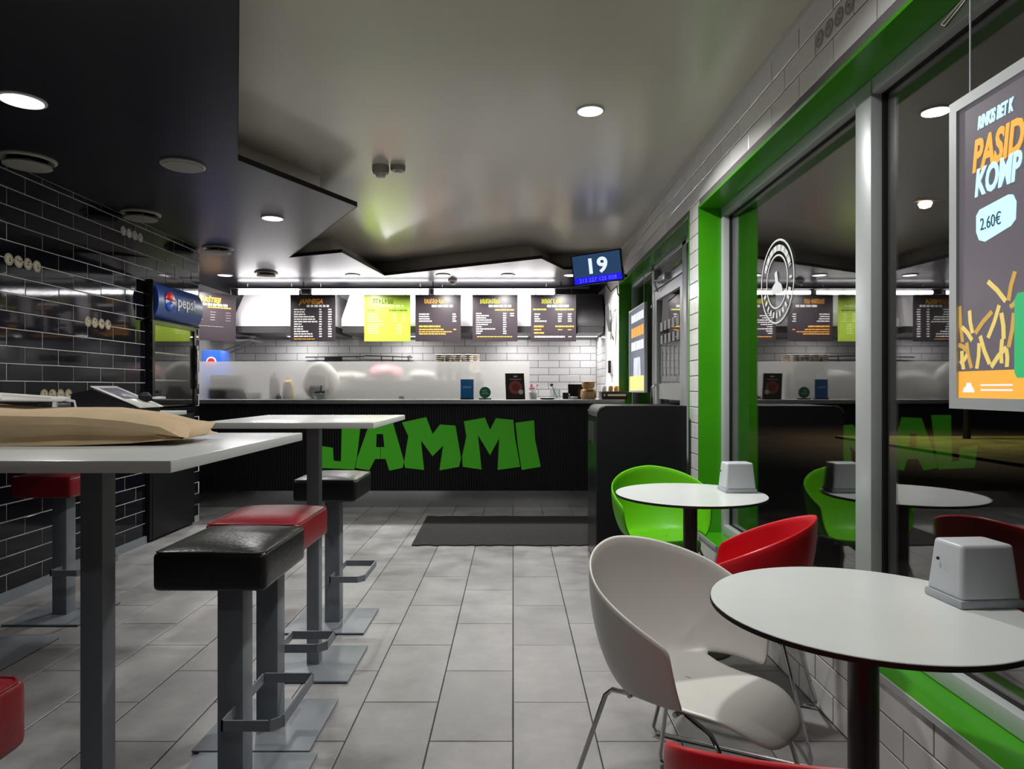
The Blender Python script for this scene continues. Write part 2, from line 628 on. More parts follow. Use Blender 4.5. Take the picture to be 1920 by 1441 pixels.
for y0, y1 in ((2.635, YW1 - 0.062), (YW0 + 0.062, 2.51)):
    MB().box(1.384, 1.388, y0, y1, ZS + 0.07, ZW - 0.07).build('pane', glass_mat('pane glass %.1f' % y0, 2.25), win)
    g = MB()
    g.box(1.376, 1.396, y0 - 0.004, y0 + 0.010, ZS + 0.07, ZW - 0.07)
    g.box(1.376, 1.396, y1 - 0.010, y1 + 0.004, ZS + 0.07, ZW - 0.07)
    g.box(1.376, 1.396, y0, y1, ZS + 0.066, ZS + 0.078)
    g.box(1.376, 1.396, y0, y1, ZW - 0.078, ZW - 0.066)
    g.build('gasket', M_dark, win)

door = bpy.data.objects.new('door_1', None)
C.objects.link(door)
struct(door, 'glazed entrance door with side lights and transom in a green reveal')
bx('reveal_head', M_green, door, XR - 0.004, XF, YD0, YD1, ZW - 0.012, ZW + 0.004)
bx('reveal_jamb', M_green, door, XR - 0.004, XF + 0.08, YD1 - 0.012, YD1 + 0.004, 0, ZW)
bx('reveal_jamb', M_green, door, XR - 0.004, XF, YD0 - 0.004, YD0 + 0.012, 0, ZW)
for nm, y0, y1, z0, z1 in (('frame_head', YD0, YD1, ZW - 0.05, ZW - 0.012), ('frame_post', 6.40, 6.50, 0, ZW), ('frame_post', 5.22, 5.34, 0, ZW),
                           ('frame_post', YD0 + 0.012, YD0 + 0.05, 0, ZW), ('frame_post', YD1 - 0.05, YD1 - 0.012, 0, ZW),
                           ('transom_bar', 5.34, 6.40, 2.18, 2.25)):
    bx(nm, M_alu, door, XF, 1.40, y0, y1, z0, z1, 0.004)
bx('side_light', M_glass, door, 1.375, 1.379, 6.50, YD1 - 0.05, 0.02, ZW - 0.05)
bx('side_light', M_glass, door, 1.375, 1.379, YD0 + 0.05, 5.22, 0.02, ZW - 0.05)
bx('transom_pane', M_glass, door, 1.375, 1.379, 5.34, 6.40, 2.25, ZW - 0.05)
lf = MB()
lf.box(1.345, 1.385, 5.345, 5.43, 0.02, 2.17)
lf.box(1.345, 1.385, 6.31, 6.395, 0.02, 2.17)
lf.box(1.345, 1.385, 5.43, 6.31, 0.02, 0.14)
lf.box(1.345, 1.385, 5.43, 6.31, 2.08, 2.17)
lf = lf.build('door_leaf', M_alu, door)
bx('door_glass', M_glass, lf, 1.362, 1.366, 5.43, 6.31, 0.14, 2.08)
dv = MB()
for k in range(5):
    dv.box(1.358, 1.3605, 5.52 + k * 0.15, 5.62 + k * 0.15, 1.78, 1.86)
    dv.box(1.358, 1.3605, 5.52 + k * 0.15, 5.60 + k * 0.15, 1.66, 1.74)
    dv.box(1.358, 1.3605, 5.55 + k * 0.15, 5.575 + k * 0.15, 1.36, 1.62)
dv.box(1.358, 1.3605, 5.48, 6.26, 1.16, 1.30)
dv.box(1.358, 1.3605, 5.48, 6.26, 0.95, 1.10)
dv.build('vinyl_lettering', M_decal, lf)
MB().tube([(1.33, 6.26, 0.85), (1.29, 6.26, 0.87), (1.29, 6.26, 1.27), (1.33, 6.26, 1.29)], 0.012).build('door_handle', M_chrome, lf)
cl = MB().box(1.29, 1.345, 5.75, 6.02, 2.19, 2.25, 0.008).build('door_closer', M_alu, door)
MB().tube([(1.30, 5.8, 2.20), (1.25, 6.0, 2.21), (1.33, 6.2, 2.15)], 0.009).build('closer_arm', M_alu, cl)

# ================================================================== OUTSIDE
gr = bx('ground_outside', mat('night asphalt', (0.035, 0.026, 0.022), 0.8, vary=0.4, vscale=1.5), None, 1.52, 40, -20, 60, -0.25, -0.08)
struct(gr, 'dark pavement outside the windows')
go = MB()
go.box(8.6, 26, 11, 18, -0.08, -0.02)
tag(go.build('grass_strip', mat('night grass', (0.10, 0.115, 0.03), 0.9, vary=0.6, vscale=1.1, bump=1.0, bscale=3)),
    'strip of dim olive grass across the pavement outside', 'grass')['kind'] = 'stuff'
sl = thing('street_lamp', 'distant street lamp outside the window', 'street lamp', (11.45, 17.0, -0.0195))
MB().lathe([(0.09, 0), (0.07, 0.6), (0.05, 5.8)], seg=10).build('pole', M_dark, sl)
MB().tube([(0, 0, 5.75), (-0.3, 0, 6.0), (-0.9, 0, 6.05)], 0.035).build('arm', M_dark, sl)
MB().box(-1.3, -0.8, -0.12, 0.12, 5.98, 6.06, 0.02).build('head', M_dark, sl)
MB().lathe([(0.10, 0.09), (0.16, 0.03), (0.12, -0.06), (0.001, -0.10)], (-1.05, 0, 5.90), 16).build('lens', mat('street lens', (1, 1, 1), 0.5, emit=(1, 0.75, 0.4), estr=25), sl)
o = downlight_lamp('street_lamp_light', 10.4, 17.0, 5.70, 150, 0.3, 110, (1, 0.78, 0.45))

# ================================================================== CEILING LAMPS AND VENTS
lampspots = []


def ceiling_lamp(x, y, z, r, label, watts, group='round recessed downlights', spread=150):
    t = thing('ceiling_lamp', label, 'ceiling lamp', (x, y, z), 0, group)
    MB().lathe([(r, 0.0), (r * 1.16, 0.0), (r * 1.16, -0.006), (r * 1.02, -0.010), (r * 0.98, -0.004), (r * 0.98, 0.0)], seg=32).build('ring', M_ring, t)
    MB().lathe([(0.001, -0.002), (r * 0.97, -0.002), (r * 0.97, -0.006), (0.001, -0.006)], seg=32).build('lens', M_lens, t)
    downlight_lamp('downlight', x, y, z - 0.014, watts, r * 1.9, spread)
    return t


ceiling_lamp(-2.26, 3.10, ZP, 0.085, 'lit round downlight in the dark ceiling above the black tiled wall', DOWN_W * 0.30)
ceiling_lamp(-1.875, 5.25, ZP, 0.075, 'lit round downlight near the pointed tip of the dark ceiling panel', DOWN_W * 0.5)
ceiling_lamp(0.428, 3.735, ZC, 0.068, 'lit round downlight in the cream ceiling', DOWN_W)
ceiling_lamp(0.445, 1.90, ZC, 0.070, 'added unseen fill light in the cream ceiling above the foreground tables', DOWN_W * 0.37)  # out of view, added to brighten the round tables and chairs
ceiling_lamp(-1.75, 1.25, ZP, 0.080, 'added unseen fill light in the dark ceiling above the nearest high table', DOWN_W * 0.13)  # added above the frame to lift the light on the high table
ceiling_lamp(0.445, -0.9, ZC, 0.070, 'added unseen fill light in the cream ceiling behind the viewer', DOWN_W * 0.2)  # weak fill added behind the camera for the foreground
for (x, nm) in ((-3.38, 'leftmost small kitchen downlight beside the left menu board'), (-1.88, 'second kitchen downlight from the left, left of the lime board'),
                (-0.82, 'third kitchen downlight from the left, over the second brown board'), (-0.06, 'fourth kitchen downlight from the left, over the third brown board'),
                (0.68, 'rightmost kitchen downlight next to the queue screen')):
    ceiling_lamp(x, 7.90, ZP, 0.075, nm, KITCH_W, 'kitchen ceiling downlights')


def diffuser(x, y, r, two, label):
    t = thing('ceiling_vent', label, 'ceiling vent', (x, y, ZP), 0, 'round ceiling vents')
    MB().lathe([(r, 0), (r, -0.008), (r * 0.9, -0.016), (r * 0.78, -0.010), (r * 0.7, 0)], seg=36).build('flange', M_vent, t)
    if two:
        MB().lathe([(0.02, 0), (0.02, -0.030), (r * 0.80, -0.034), (r * 0.84, -0.044), (r * 0.6, -0.052), (0.001, -0.054)], seg=36).build('disc', M_vent, t)
    else:
        MB().lathe([(r * 0.88, -0.004), (r * 0.86, -0.018), (0.001, -0.020)], seg=36).build('grille', M_vent, t)


diffuser(-2.81, 3.90, 0.145, True, 'round two-tier vent in the dark ceiling, nearest above the black tiled wall')
diffuser(-1.96, 4.00, 0.125, False, 'flat round speaker-like vent in the dark ceiling, away from the wall')
diffuser(-2.83, 5.12, 0.140, True, 'round two-tier vent in the dark ceiling, second along the black tiled wall')
diffuser(-2.80, 6.39, 0.140, True, 'round vent in the dark ceiling at the end of the black tiled wall')
diffuser(-2.84, 7.75, 0.130, True, 'round vent in the kitchen ceiling above the white hood')

t = thing('smoke_detector', 'larger grey smoke detector hanging from the cream ceiling', 'smoke detector', (-0.92, 4.68, ZC), 0, 'ceiling detectors')
MB().lathe([(0.058, 0), (0.058, -0.03), (0.054, -0.05), (0.045, -0.055)], seg=24).build('base', M_vent, t)
MB().lathe([(0.034, -0.052), (0.032, -0.075), (0.02, -0.082), (0.001, -0.083)], seg=20).build('sensor', M_ring, t)
t = thing('smoke_detector', 'smaller grey detector beside the larger one on the cream ceiling', 'smoke detector', (-0.80, 4.68, ZC), 0, 'ceiling detectors')
MB().lathe([(0.052, 0), (0.052, -0.025), (0.045, -0.036), (0.001, -0.038)], seg=24).build('base', M_vent, t)
MB().lathe([(0.02, -0.036), (0.016, -0.046), (0.001, -0.047)], seg=16).build('sensor', M_ring, t)
t = thing('dome_camera', 'small white dome camera on the kitchen ceiling', 'camera', (-0.74, 8.25, ZP))
MB().lathe([(0.055, 0), (0.055, -0.02), (0.045, -0.025)], seg=20).build('base', M_wh, t)
MB().lathe([(0.042, -0.022), (0.038, -0.045), (0.022, -0.06), (0.001, -0.065)], seg=20).build('dome', M_vent, t)

# ================================================================== KITCHEN
# ---- service counter
ct = thing('service_counter', 'long black ribbed service counter with steel top and green lettering', 'counter', (0, 0, 0))
bx('counter_top', M_steel, ct, -3.9, 1.155, 6.95, 7.62, 1.098, 1.140, 0.004)
bx('carcass', M_black, ct, -3.9, 1.12, 7.03, 7.58, 0.19, 1.098)
rb = MB()
x = -3.9
while x < 1.12:
    rb.box(x, min(x + 0.022, 1.12), 7.008, 7.032, 0.19, 1.096)
    x += 0.028
rb.build('ribbed_front', M_black, ct)
bx('kick_plate', mat('kick steel', (0.42, 0.43, 0.44), 0.22, metal=1.0, bump=0.1, bscale=6), ct, -3.9, 1.12, 7.12, 7.14, 0.0, 0.19)
LET = {
    'J': [(585, 238), (668, 250), (672, 311), (706, 315), (712, 95), (805, 95), (781, 300), (770, 352), (600, 345)],
    'A': [(850, 110), (945, 105), (1005, 315), (998, 345), (935, 358), (918, 303), (894, 303), (894, 247), (912, 247), (905, 185),
          (875, 185), (873, 247), (892, 247), (892, 303), (868, 303), (840, 357), (775, 345), (783, 300)],
    'M': [(995, 130), (1110, 105), (1140, 185), (1175, 140), (1248, 145), (1275, 300), (1265, 340), (1172, 357), (1190, 240), (1140, 290),
          (1085, 215), (1100, 355), (1010, 345), (1005, 318), (1025, 195)],
    'M2': [(1288, 125), (1388, 107), (1412, 165), (1440, 110), (1522, 118), (1530, 200), (1555, 340), (1448, 355), (1455, 205), (1412, 285),
           (1355, 190), (1372, 353), (1283, 340), (1280, 290), (1300, 195)],
    'I': [(1532, 132), (1620, 120), (1625, 210), (1652, 340), (1562, 355), (1545, 250)],
}
for k, poly in LET.items():
    # sheet letters in the sign maker's grid: 0.3958 px per unit, 5.53 mm per px on the counter front
    pts = [((360 + a * 0.3958 - 962) * 7.0 / F, H - (740 + b * 0.3961 - 727) * 7.0 / F) for a, b in poly]
    MB().prism(pts, (0, 7.006, 0), X, Z, -Y, 0.012).build('letter', M_logo, ct)

# ---- hoods, tubes, rail
def hood(x0, x1, label, m, sidecut=0.0, nl=1):
    t = thing('extractor_hood', label, 'extractor hood', (0, 0, 0), 0, 'kitchen extractor hoods')
    pr = [(8.72, 2.06), (8.72, 2.15), (8.92, 2.50), (9.68, 2.50), (9.68, 2.06)]
    vs, fs = [], []
    for xx, ins in ((x0, 1), (x1, -1)):
        for (y, z) in pr:
            vs.append((xx + (ins * sidecut if z > 2.3 else 0), y, z))
    n = len(pr)
    fs = [tuple(range(n)), tuple(range(n, 2 * n))[::-1]] + [(i, (i + 1) % n, n + (i + 1) % n, n + i) for i in range(n)]
    MB().add(vs, fs).build('canopy', m, t)
    bx('gutter', M_hoodd, t, x0 + 0.01, x1 - 0.01, 8.725, 9.67, 1.975, 2.058)
    for k in range(nl):
        xx = x0 + (x1 - x0) * (k + 0.5) / nl
        lp = bx('hood_lamp', M_hlens, t, xx - 0.16, xx + 0.16, 9.3, 9.39, 1.968, 1.976)
        l = bpy.data.lights.new('hood_light', 'AREA')
        l.shape = 'RECTANGLE'
        l.size, l.size_y, l.energy, l.color = 0.3, 0.08, HOOD_W, (1, 0.97, 0.98)
        lo = bpy.data.objects.new('hood_light', l)
        lo.location = (xx, 9.345, 1.962)
        C.objects.link(lo)
    return t


hood(-3.62, -2.30, 'white extractor hood behind the leftmost full board', M_hood, 0.06)
hood(-2.22, 0.80, 'wide white extractor hood behind the lime and brown boards', M_hood, 0.06, 2)
hood(0.83, 1.18, 'dark steel extractor hood in the right kitchen corner', M_hoodd, 0.0)

rl = thing('menu_rail', 'thin grey rail under the kitchen ceiling carrying the menu boards', 'rail', (0, 8.42, 0))
MB().box(-3.55, 0.95, -0.012, 0.012, 2.500, 2.522).build('rail', M_hoodd, rl)
for x in (-3.45, -2.62, -1.0, 0.6):
    MB().tube([(x, 0, 2.51), (x, 0, ZP + 0.01)], 0.008, 6).build('hanger', M_hoodd, rl)
for (x0, x1, lb) in ((-3.48, -2.72, 'leftmost lit tube lamp above the white hood'), (-2.55, -1.08, 'middle lit tube lamp above the lime board'),
                     (-1.0, 0.52, 'right lit tube lamp above the brown boards')):
    t = thing('tube_lamp', lb, 'tube lamp', (0, 8.56, 2.47), 0, 'kitchen tube lamps')
    MB().tube([(x0, 0, 0), (x1, 0, 0)], 0.024, 10).build('tube', M_led, t)
    MB().box(x0 - 0.02, x1 + 0.02, 0.005, 0.03, 0.02, 0.055).build('batten', M_ring, t)
    for x in (x0 - 0.02, x1 + 0.005):
        MB().box(x, x + 0.02, -0.028, 0.028, -0.028, 0.03).build('end_cap', M_ring, t)
    for x in (x0 + 0.1, x1 - 0.1):
        MB().tube([(x, 0.018, 0.05), (x, 0.018, ZP - 2.47 + 0.005)], 0.006, 6).build('hanger', M_ring, t)

# ---- menu boards
M_bd = mat('board brown', (0.046, 0.036, 0.044), 0.36)
M_bg = mat('board lime', (0.42, 0.60, 0.07), 0.35)
M_bo = mat('print orange', (0.85, 0.40, 0.05), 0.5)
M_by = mat('print yellow', (0.75, 0.72, 0.08), 0.5)
M_bw = mat('print white', (0.85, 0.83, 0.83), 0.5)
M_bgd = mat('print olive', (0.13, 0.19, 0.02), 0.5)
M_bgl = mat('print pale lime', (0.66, 0.80, 0.36), 0.5)


def menu_board(x0, x1, label, bg, title, tcol, layout, rotz=0.0, y=8.40, sub=True, seed=1, tx=0.2, hide=None):
    rnd = random.Random(seed)
    wd = x1 - x0
    ht = 0.585
    t = thing('menu_board', label, 'menu board', (x0, y, 1.84), rotz, 'hanging menu boards')
    MB().box(0, wd, -0.006, 0.006, 0, ht, 0.002).build('board', bg, t)
    for xx in (0.06, wd - 0.06):
        MB().tube([(xx, 0, ht - 0.01), (xx, 0.012, ht + 0.085)], 0.004, 6).build('hook', M_hoodd, t)
    if title:
        text_ob('title', title, tcol, t, (wd * tx, -0.0072, ht - 0.115), X, Z, 0.085, 0.003, 0.25, 0.0006, sx=0.78)
    else:
        g = MB()                     # blurred title: letter-like strokes
        xx = wd * tx
        for k in range(7):
            g.box(xx, xx + 0.009, -0.0080, -0.0062, ht - 0.115, ht - 0.055 + rnd.uniform(-0.006, 0.006))
            hz = rnd.choice([0.0, 0.025, 0.05])
            g.box(xx, xx + 0.026, -0.0080, -0.0062, ht - 0.115 + hz, ht - 0.105 + hz)
            if rnd.random() < 0.6:
                g.box(xx + 0.02, xx + 0.028, -0.0080, -0.0062, ht - 0.112, ht - 0.06)
            xx += 0.036
        g.build('title', tcol, t)
    if sub:
        g = MB()
        xx = wd * 0.36
        while xx < wd * 0.84:
            L = rnd.uniform(0.03, 0.07)
            g.box(xx, min(xx + L, wd * 0.86), -0.0080, -0.0062, ht - 0.158, ht - 0.130)
            xx += L + 0.012
        g.build('subtitle', M_bw if bg is not M_bg else M_bgl, t)
    cols = {}
    for (z, parts) in layout:
        for (a, b, c, h) in parts:
            g = cols.setdefault(c.name, (c, MB()))[1]
            xx = wd * a
            end = wd * b
            while xx < end - 0.004:
                L = min(rnd.uniform(0.02, 0.06), end - xx)
                g.box(xx, xx + L, -0.0076, -0.0062, z * ht - h / 2, z * ht + h / 2)
                xx += L + 0.007
    for c, g in cols.values():
        g.build('price_list', c, t)
    return t


def rows(z0, n, dz, names, col, pc, h=0.013, pcol=None):
    out = []
    for k in range(n):
        nm = names[k % len(names)]
        parts = [(0.08, nm, col, h)]
        for (a, b) in pc:
            parts.append((a, b, pcol or col, h))
        out.append((z0 - k * dz, parts))
    return out


hd = 0.016
menu_board(-3.93, -3.31, 'partly hidden brown menu board turned sideways at the left end', M_bd, 'KARŠTIEJI', M_bo,
           [(0.70, [(0.45, 0.9, M_bo, hd)])] + rows(0.60, 4, 0.055, [0.3, 0.35], mat('print faint', (0.25, 0.2, 0.2), 0.5), [(0.5, 0.6), (0.8, 0.9)], 0.008) +
           [(0.3, [(0.2, 0.75, MATS['print faint'], 0.006)])], rotz=math.radians(44), y=8.03, seed=3, tx=0.24)
menu_board(-2.775, -2.215, 'brown menu board with twelve rows of white prices, left of the lime board', M_bd, 'JAMMEGA', M_bo,
           rows(0.68, 12, 0.052, [0.33, 0.33, 0.33, 0.55, 0.55, 0.6, 0.25, 0.28, 0.28, 0.4, 0.5, 0.5], M_bw, [(0.64, 0.70), (0.84, 0.92)], 0.015) +
           [(0.05, [(0.08, 0.55, M_bo, 0.010)])], seed=4)
menu_board(-1.855, -1.28, 'lime green menu board, the only green one', M_bg, None, M_bgd,
           [(0.66, [(0.07, 0.24, M_bgd, hd), (0.54, 0.93, M_bgd, hd)])] + rows(0.58, 4, 0.05, [0.3, 0.28, 0.33, 0.4], M_bgl, [(0.62, 0.70), (0.82, 0.9)], 0.011) +
           rows(0.36, 5, 0.046, [0.45, 0.32, 0.32, 0.35, 0.32], M_bgl, [(0.70, 0.82)], 0.010), seed=5)
menu_board(-1.217, -0.652, 'brown menu board with four price rows and an orange block, right of the lime board', M_bd, None, M_bo,
           rows(0.58, 4, 0.05, [0.30, 0.30, 0.32, 0.36], M_bw, [(0.82, 0.90)], 0.014) +
           [(0.32, [(0.08, 0.55, M_bo, 0.02)]), (0.255, [(0.08, 0.62, M_bo, 0.014), (0.84, 0.9, M_bo, 0.012)]), (0.205, [(0.08, 0.8, M_bo, 0.011)]),
            (0.16, [(0.08, 0.68, M_bo, 0.014)])], seed=6)
menu_board(-0.505, 0.055, 'brown menu board with yellow title, second from the right', M_bd, None, M_by,
           [(0.67, [(0.5, 0.93, M_bo, hd)])] + rows(0.595, 10, 0.047, [0.2, 0.36, 0.3, 0.42, 0.42, 0.34, 0.2, 0.5, 0.22, 0.18], M_bw, [(0.68, 0.75)], 0.012) +
           [(0.595, [(0.84, 0.92, M_bw, 0.012)]), (0.548, [(0.84, 0.92, M_bw, 0.012)]), (0.10, [(0.1, 0.88, M_bo, 0.010)])], seed=8, tx=0.17)
menu_board(0.222, 0.785, 'brown menu board with yellow headings, rightmost under the queue screen', M_bd, None, M_by,
           [(0.68, [(0.05, 0.35, M_by, hd), (0.54, 0.95, M_by, hd)])] + rows(0.58, 4, 0.05, [0.2, 0.17, 0.2, 0.36], M_bw, [(0.6, 0.69), (0.82, 0.9)], 0.014) +
           [(0.32, [(0.07, 0.28, M_bo, 0.02), (0.54, 0.95, M_bo, hd)]), (0.25, [(0.07, 0.24, M_bo, 0.014), (0.6, 0.7, M_bo, 0.01), (0.82, 0.9, M_bo, 0.01)]),
            (0.18, [(0.07, 0.29, M_bo, 0.016)]), (0.10, [(0.08, 0.75, M_bw, 0.018), (0.83, 0.9, M_bw, 0.01)])], seed=9, tx=0.24)

# ---- frosted screen on the counter
def frosted():
    m = bpy.data.materials.new('frosted sheet')
    m.use_nodes = True
    nt = m.node_tree
    nt.nodes.clear()
    out = nt.nodes.new('ShaderNodeOutputMaterial')
    mix = nt.nodes.new('ShaderNodeMixShader')
    mix.inputs[0].default_value = 0.32
    rf = nt.nodes.new('ShaderNodeBsdfRefraction')
    rf.inputs['IOR'].default_value = 1.22
    rf.inputs['Roughness'].default_value = 0.36
    tl = nt.nodes.new('ShaderNodeBsdfTranslucent')
    tl.inputs[0].default_value = (0.75, 0.74, 0.73, 1)
    nt.links.new(rf.outputs[0], mix.inputs[1])
    nt.links.new(tl.outputs[0], mix.inputs[2])
    nt.links.new(mix.outputs[0], out.inputs[0])
    return m


fs_ = thing('frosted_screen', 'long frosted glass guard standing on the service counter', 'glass screen', (0, 7.40, 1.14))
bx('glass_sheet', frosted(), fs_, -3.9, 0.18, -0.004, 0.004, 0.0, 0.41)
for x in (-2.6, -1.25, 0.05):
    bx('clamp', M_steel, fs_, x, x + 0.05, -0.012, 0.012, 0.0, 0.03, 0.003)

# ---- work units behind the counter
t = thing('prep_cabinet', 'pale steel preparation cabinet behind the frosted guard', 'cabinet', (0, 0, 0))
M_pale = mat('pale steel', (0.62, 0.61, 0.59), 0.4, metal=0.1)
bx('body', M_pale, t, -2.20, -0.34, 7.72, 8.35, 0.1, 1.325)
bx('top', M_steel, t, -2.22, -0.32, 7.70, 8.37, 1.325, 1.350, 0.004)
for x in (-2.15, -0.45):
    for y in (7.76, 8.26):
        bx('leg', M_steel, t, x, x + 0.06, y, y + 0.06, 0.0, 0.1)
t = thing('back_worktop', 'steel worktop along the white tiled kitchen wall', 'worktop', (0, 0, 0))
bx('top', M_steel, t, -3.9, 1.15, 9.05, 9.66, 0.88, 0.92, 0.004)
bx('body', M_pale, t, -3.9, 1.15, 9.10, 9.64, 0.0, 0.88)
t = thing('drink_dispenser', 'blue drink dispenser with a round red emblem in the left kitchen corner', 'drink dispenser', (-3.82, 8.25, 0))
bx('body', mat('dispenser blue', (0.03, 0.12, 0.55), 0.3), t, 0, 0.235, 0, 0.30, 1.06, 1.725, 0.02)
bx('stand', M_steel, t, -0.02, 0.26, 0.0, 0.34, 0.0, 1.06)
bx('nozzle_block', M_blackg, t, 0.04, 0.20, -0.06, 0.0, 1.24, 1.30, 0.006)
RY = Matrix.Rotation(PI / 2, 3, 'X')
MB().lathe([(0.062, 0), (0.062, 0.004)], (0.125, -0.001, 1.58), 24, M=RY).build('emblem', M_wh, t)
MB().lathe([(0.045, 0.004), (0.045, 0.008)], (0.125, -0.001, 1.58), 24, M=RY).build('emblem_centre', M_red, t)
t = thing('wall_shelf', 'steel shelf with dishes under the left menu board', 'shelf', (-3.98, 8.9, 1.88))
bx('board', M_steel, t, 0, 0.52, 0, 0.42, 0, 0.025)
for y in (0.06, 0.34):
    MB().tube([(0.0, y, -0.18), (0.45, y, 0.0)], 0.010, 6).build('bracket', M_steel, t)
tag(MB().lathe([(0.001, 0), (0.07, 0), (0.14, 0.05), (0.135, 0.05), (0.06, 0.01), (0.001, 0.01)], (-3.60, 9.05, 1.905), 20).build('dish', M_wh),
    'white dish on the right of the steel shelf', 'dish')
tag(MB().lathe([(0.001, 0), (0.08, 0), (0.12, 0.07), (0.115, 0.07), (0.07, 0.01), (0.001, 0.01)], (-3.865, 9.12, 1.905), 20).build('dish', M_wh),
    'white bowl at the left end of the steel shelf', 'dish')

# utensil rails on the back wall
t = thing('utensil_rail', 'thin steel rail with a dark rack hung on the white kitchen tiles', 'rail', (-2.55, YB - 0.06, 1.70))
MB().tube([(-0.42, 0, 0), (0.42, 0, 0.01)], 0.010, 6).build('bar', M_hoodd, t)
for x in (-0.3, 0.3):
    MB().tube([(x, 0, 0), (x, 0.058, 0)], 0.008, 6).build('bracket', M_hoodd, t)
bx('rack', M_dark, t, -0.14, 0.10, -0.03, 0.02, -0.085, 0.005)
t = thing('utensil_rail', 'thin steel rail with hanging ladles on the white kitchen tiles', 'rail', (-1.78, YB - 0.06, 1.72))
MB().tube([(-0.34, 0, 0), (0.34, 0, -0.02)], 0.010, 6).build('bar', M_hoodd, t)
for x in (-0.34, 0.30):
    MB().tube([(x, 0, 0), (x, 0.058, 0)], 0.008, 6).build('bracket', M_hoodd, t)
for x in (-0.10, 0.06, 0.28):
    MB().tube([(x, 0, 0), (x, 0, -0.12)], 0.009, 6).tube([(x - 0.02, 0, -0.14), (x + 0.02, 0, -0.11)], 0.025, 8).build('ladle', M_hoodd, t)

# ---- things behind the frosted guard
def bag(name, label, cat, x, y, z, wx, wy, h, m, seed=0):
    rnd = random.Random(seed)
    bm = bmesh.new()
    bmesh.ops.create_icosphere(bm, subdivisions=3, radius=1)
    for v in bm.verts:
        n = 1 + rnd.uniform(-0.06, 0.06) + 0.08 * math.sin(v.co.x * 5 + seed) * math.cos(v.co.y * 4)
        zz = max(-0.8, v.co.z) + 0.8
        v.co = Vector((x + v.co.x * wx * n, y + v.co.y * wy * n, z + zz / 1.8 * h))
    return tag(MB().bm(bm, True).build(name, m), label, cat)


b_ = bag('paper_sack', 'white paper sack with a brown panel behind the frosted guard', 'paper sack', -2.16, 7.56, 1.14, 0.20, 0.09, 0.42, M_paperw, 2)
bx('kraft_panel', M_paper, b_, -2.20, -2.07, 7.45, 7.475, 1.26, 1.40)
bag('plastic_bag', 'pink bag lying on the cabinet behind the frosted guard', 'bag', -1.52, 8.0, 1.35, 0.19, 0.13, 0.19, mat('pink film', (0.75, 0.28, 0.32), 0.5), 3)
bag('plastic_bag', 'low white bag left of the pink bag behind the frosted guard', 'bag', -1.95, 8.0, 1.35, 0.22, 0.12, 0.10, M_paperw, 4)
bag('plastic_bag', 'grey-white bag right of the pink bag behind the frosted guard', 'bag', -1.08, 8.0, 1.35, 0.16, 0.12, 0.12, mat('grey film', (0.5, 0.5, 0.48), 0.5), 5)
t = thing('coffee_machine', 'black boxy machine at the left end behind the frosted guard', 'machine', (-3.36, 7.46, 1.14))
bx('body', M_black, t, 0, 0.36, 0, 0.14, 0.0, 0.245, 0.01)
bx('lid', M_blackg, t, 0.01, 0.35, 0.0, 0.13, 0.245, 0.265, 0.006)
bx('drip_tray', M_dark, t, 0.36, 0.52, 0.0, 0.13, 0.0, 0.07, 0.008)
tag(MB().lathe([(0.001, 0), (0.055, 0), (0.055, 0.20), (0.05, 0.24), (0.02, 0.27), (0.02, 0.30), (0.001, 0.30)], (-2.66, 7.52, 1.14), 16)
    .build('bottle', mat('brown plastic', (0.05, 0.035, 0.035), 0.4)), 'dark brown bottle behind the frosted guard', 'bottle')
tag(MB().lathe([(0.001, 0), (0.058, 0), (0.062, 0.13), (0.05, 0.19), (0.018, 0.21), (0.008, 0.25), (0.001, 0.25)], (-2.50, 7.50, 1.14), 16)
    .build('squeeze_bottle', mat('mustard plastic', (0.72, 0.42, 0.02), 0.4)), 'yellow squeeze bottle beside the brown bottle behind the guard', 'bottle')
# paper cup towers
M_cup = mat('cup paper', (0.62, 0.55, 0.47), 0.6)
M_cupp = mat('cup pattern', (0.12, 0.07, 0.05), 0.6)
for k, nm in enumerate(('leftmost tower of stacked paper cups behind the guard', 'second tower of stacked paper cups from the left',
                        'third tower of stacked paper cups from the left', 'fourth tower of stacked paper cups from the left', 'rightmost tower of stacked paper cups')):
    cx = -0.855 + k * 0.112 - (0.04 if k == 4 else 0)
    cy = 7.86 + (0.09 if k == 4 else 0)
    t = thing('cup_stack', nm, 'cup stack', (cx, cy, 1.35), 0, 'towers of paper cups')
    n = 9
    for j in range(n):
        MB().lathe([(0.033, 0), (0.050, 0.105), (0.053, 0.108), (0.050, 0.112), (0.046, 0.108), (0.031, 0.004)], (0, 0, j * 0.0235), 16).build('cup', M_cup, t)
    p = MB()
    for q in range(26):
        a = q * 2.4
        z = (n - 1) * 0.0235 + 0.04 + 0.055 * ((q * 0.618) % 1)
        r = 0.033 + (0.017) * (z - (n - 1) * 0.0235) / 0.105 + 0.0015
        p.lathe([(0.001, -0.002), (0.007, 0), (0.001, 0.002)], (r * math.cos(a), r * math.sin(a), z), 6, M=Matrix.Rotation(a, 3, 'Z') @ Matrix.Rotation(PI / 2, 3, 'Y'))
    p.build('print_dots', M_cupp, t)
t = tag(MB().lathe([(0.001, 0), (0.04, 0), (0.052, 0.09), (0.055, 0.095), (0.05, 0.10), (0.001, 0.10)], (-0.40, 7.78, 1.35), 18).build('paper_cup', M_cup),
        'single white paper cup right of the cup towers behind the guard', 'cup')

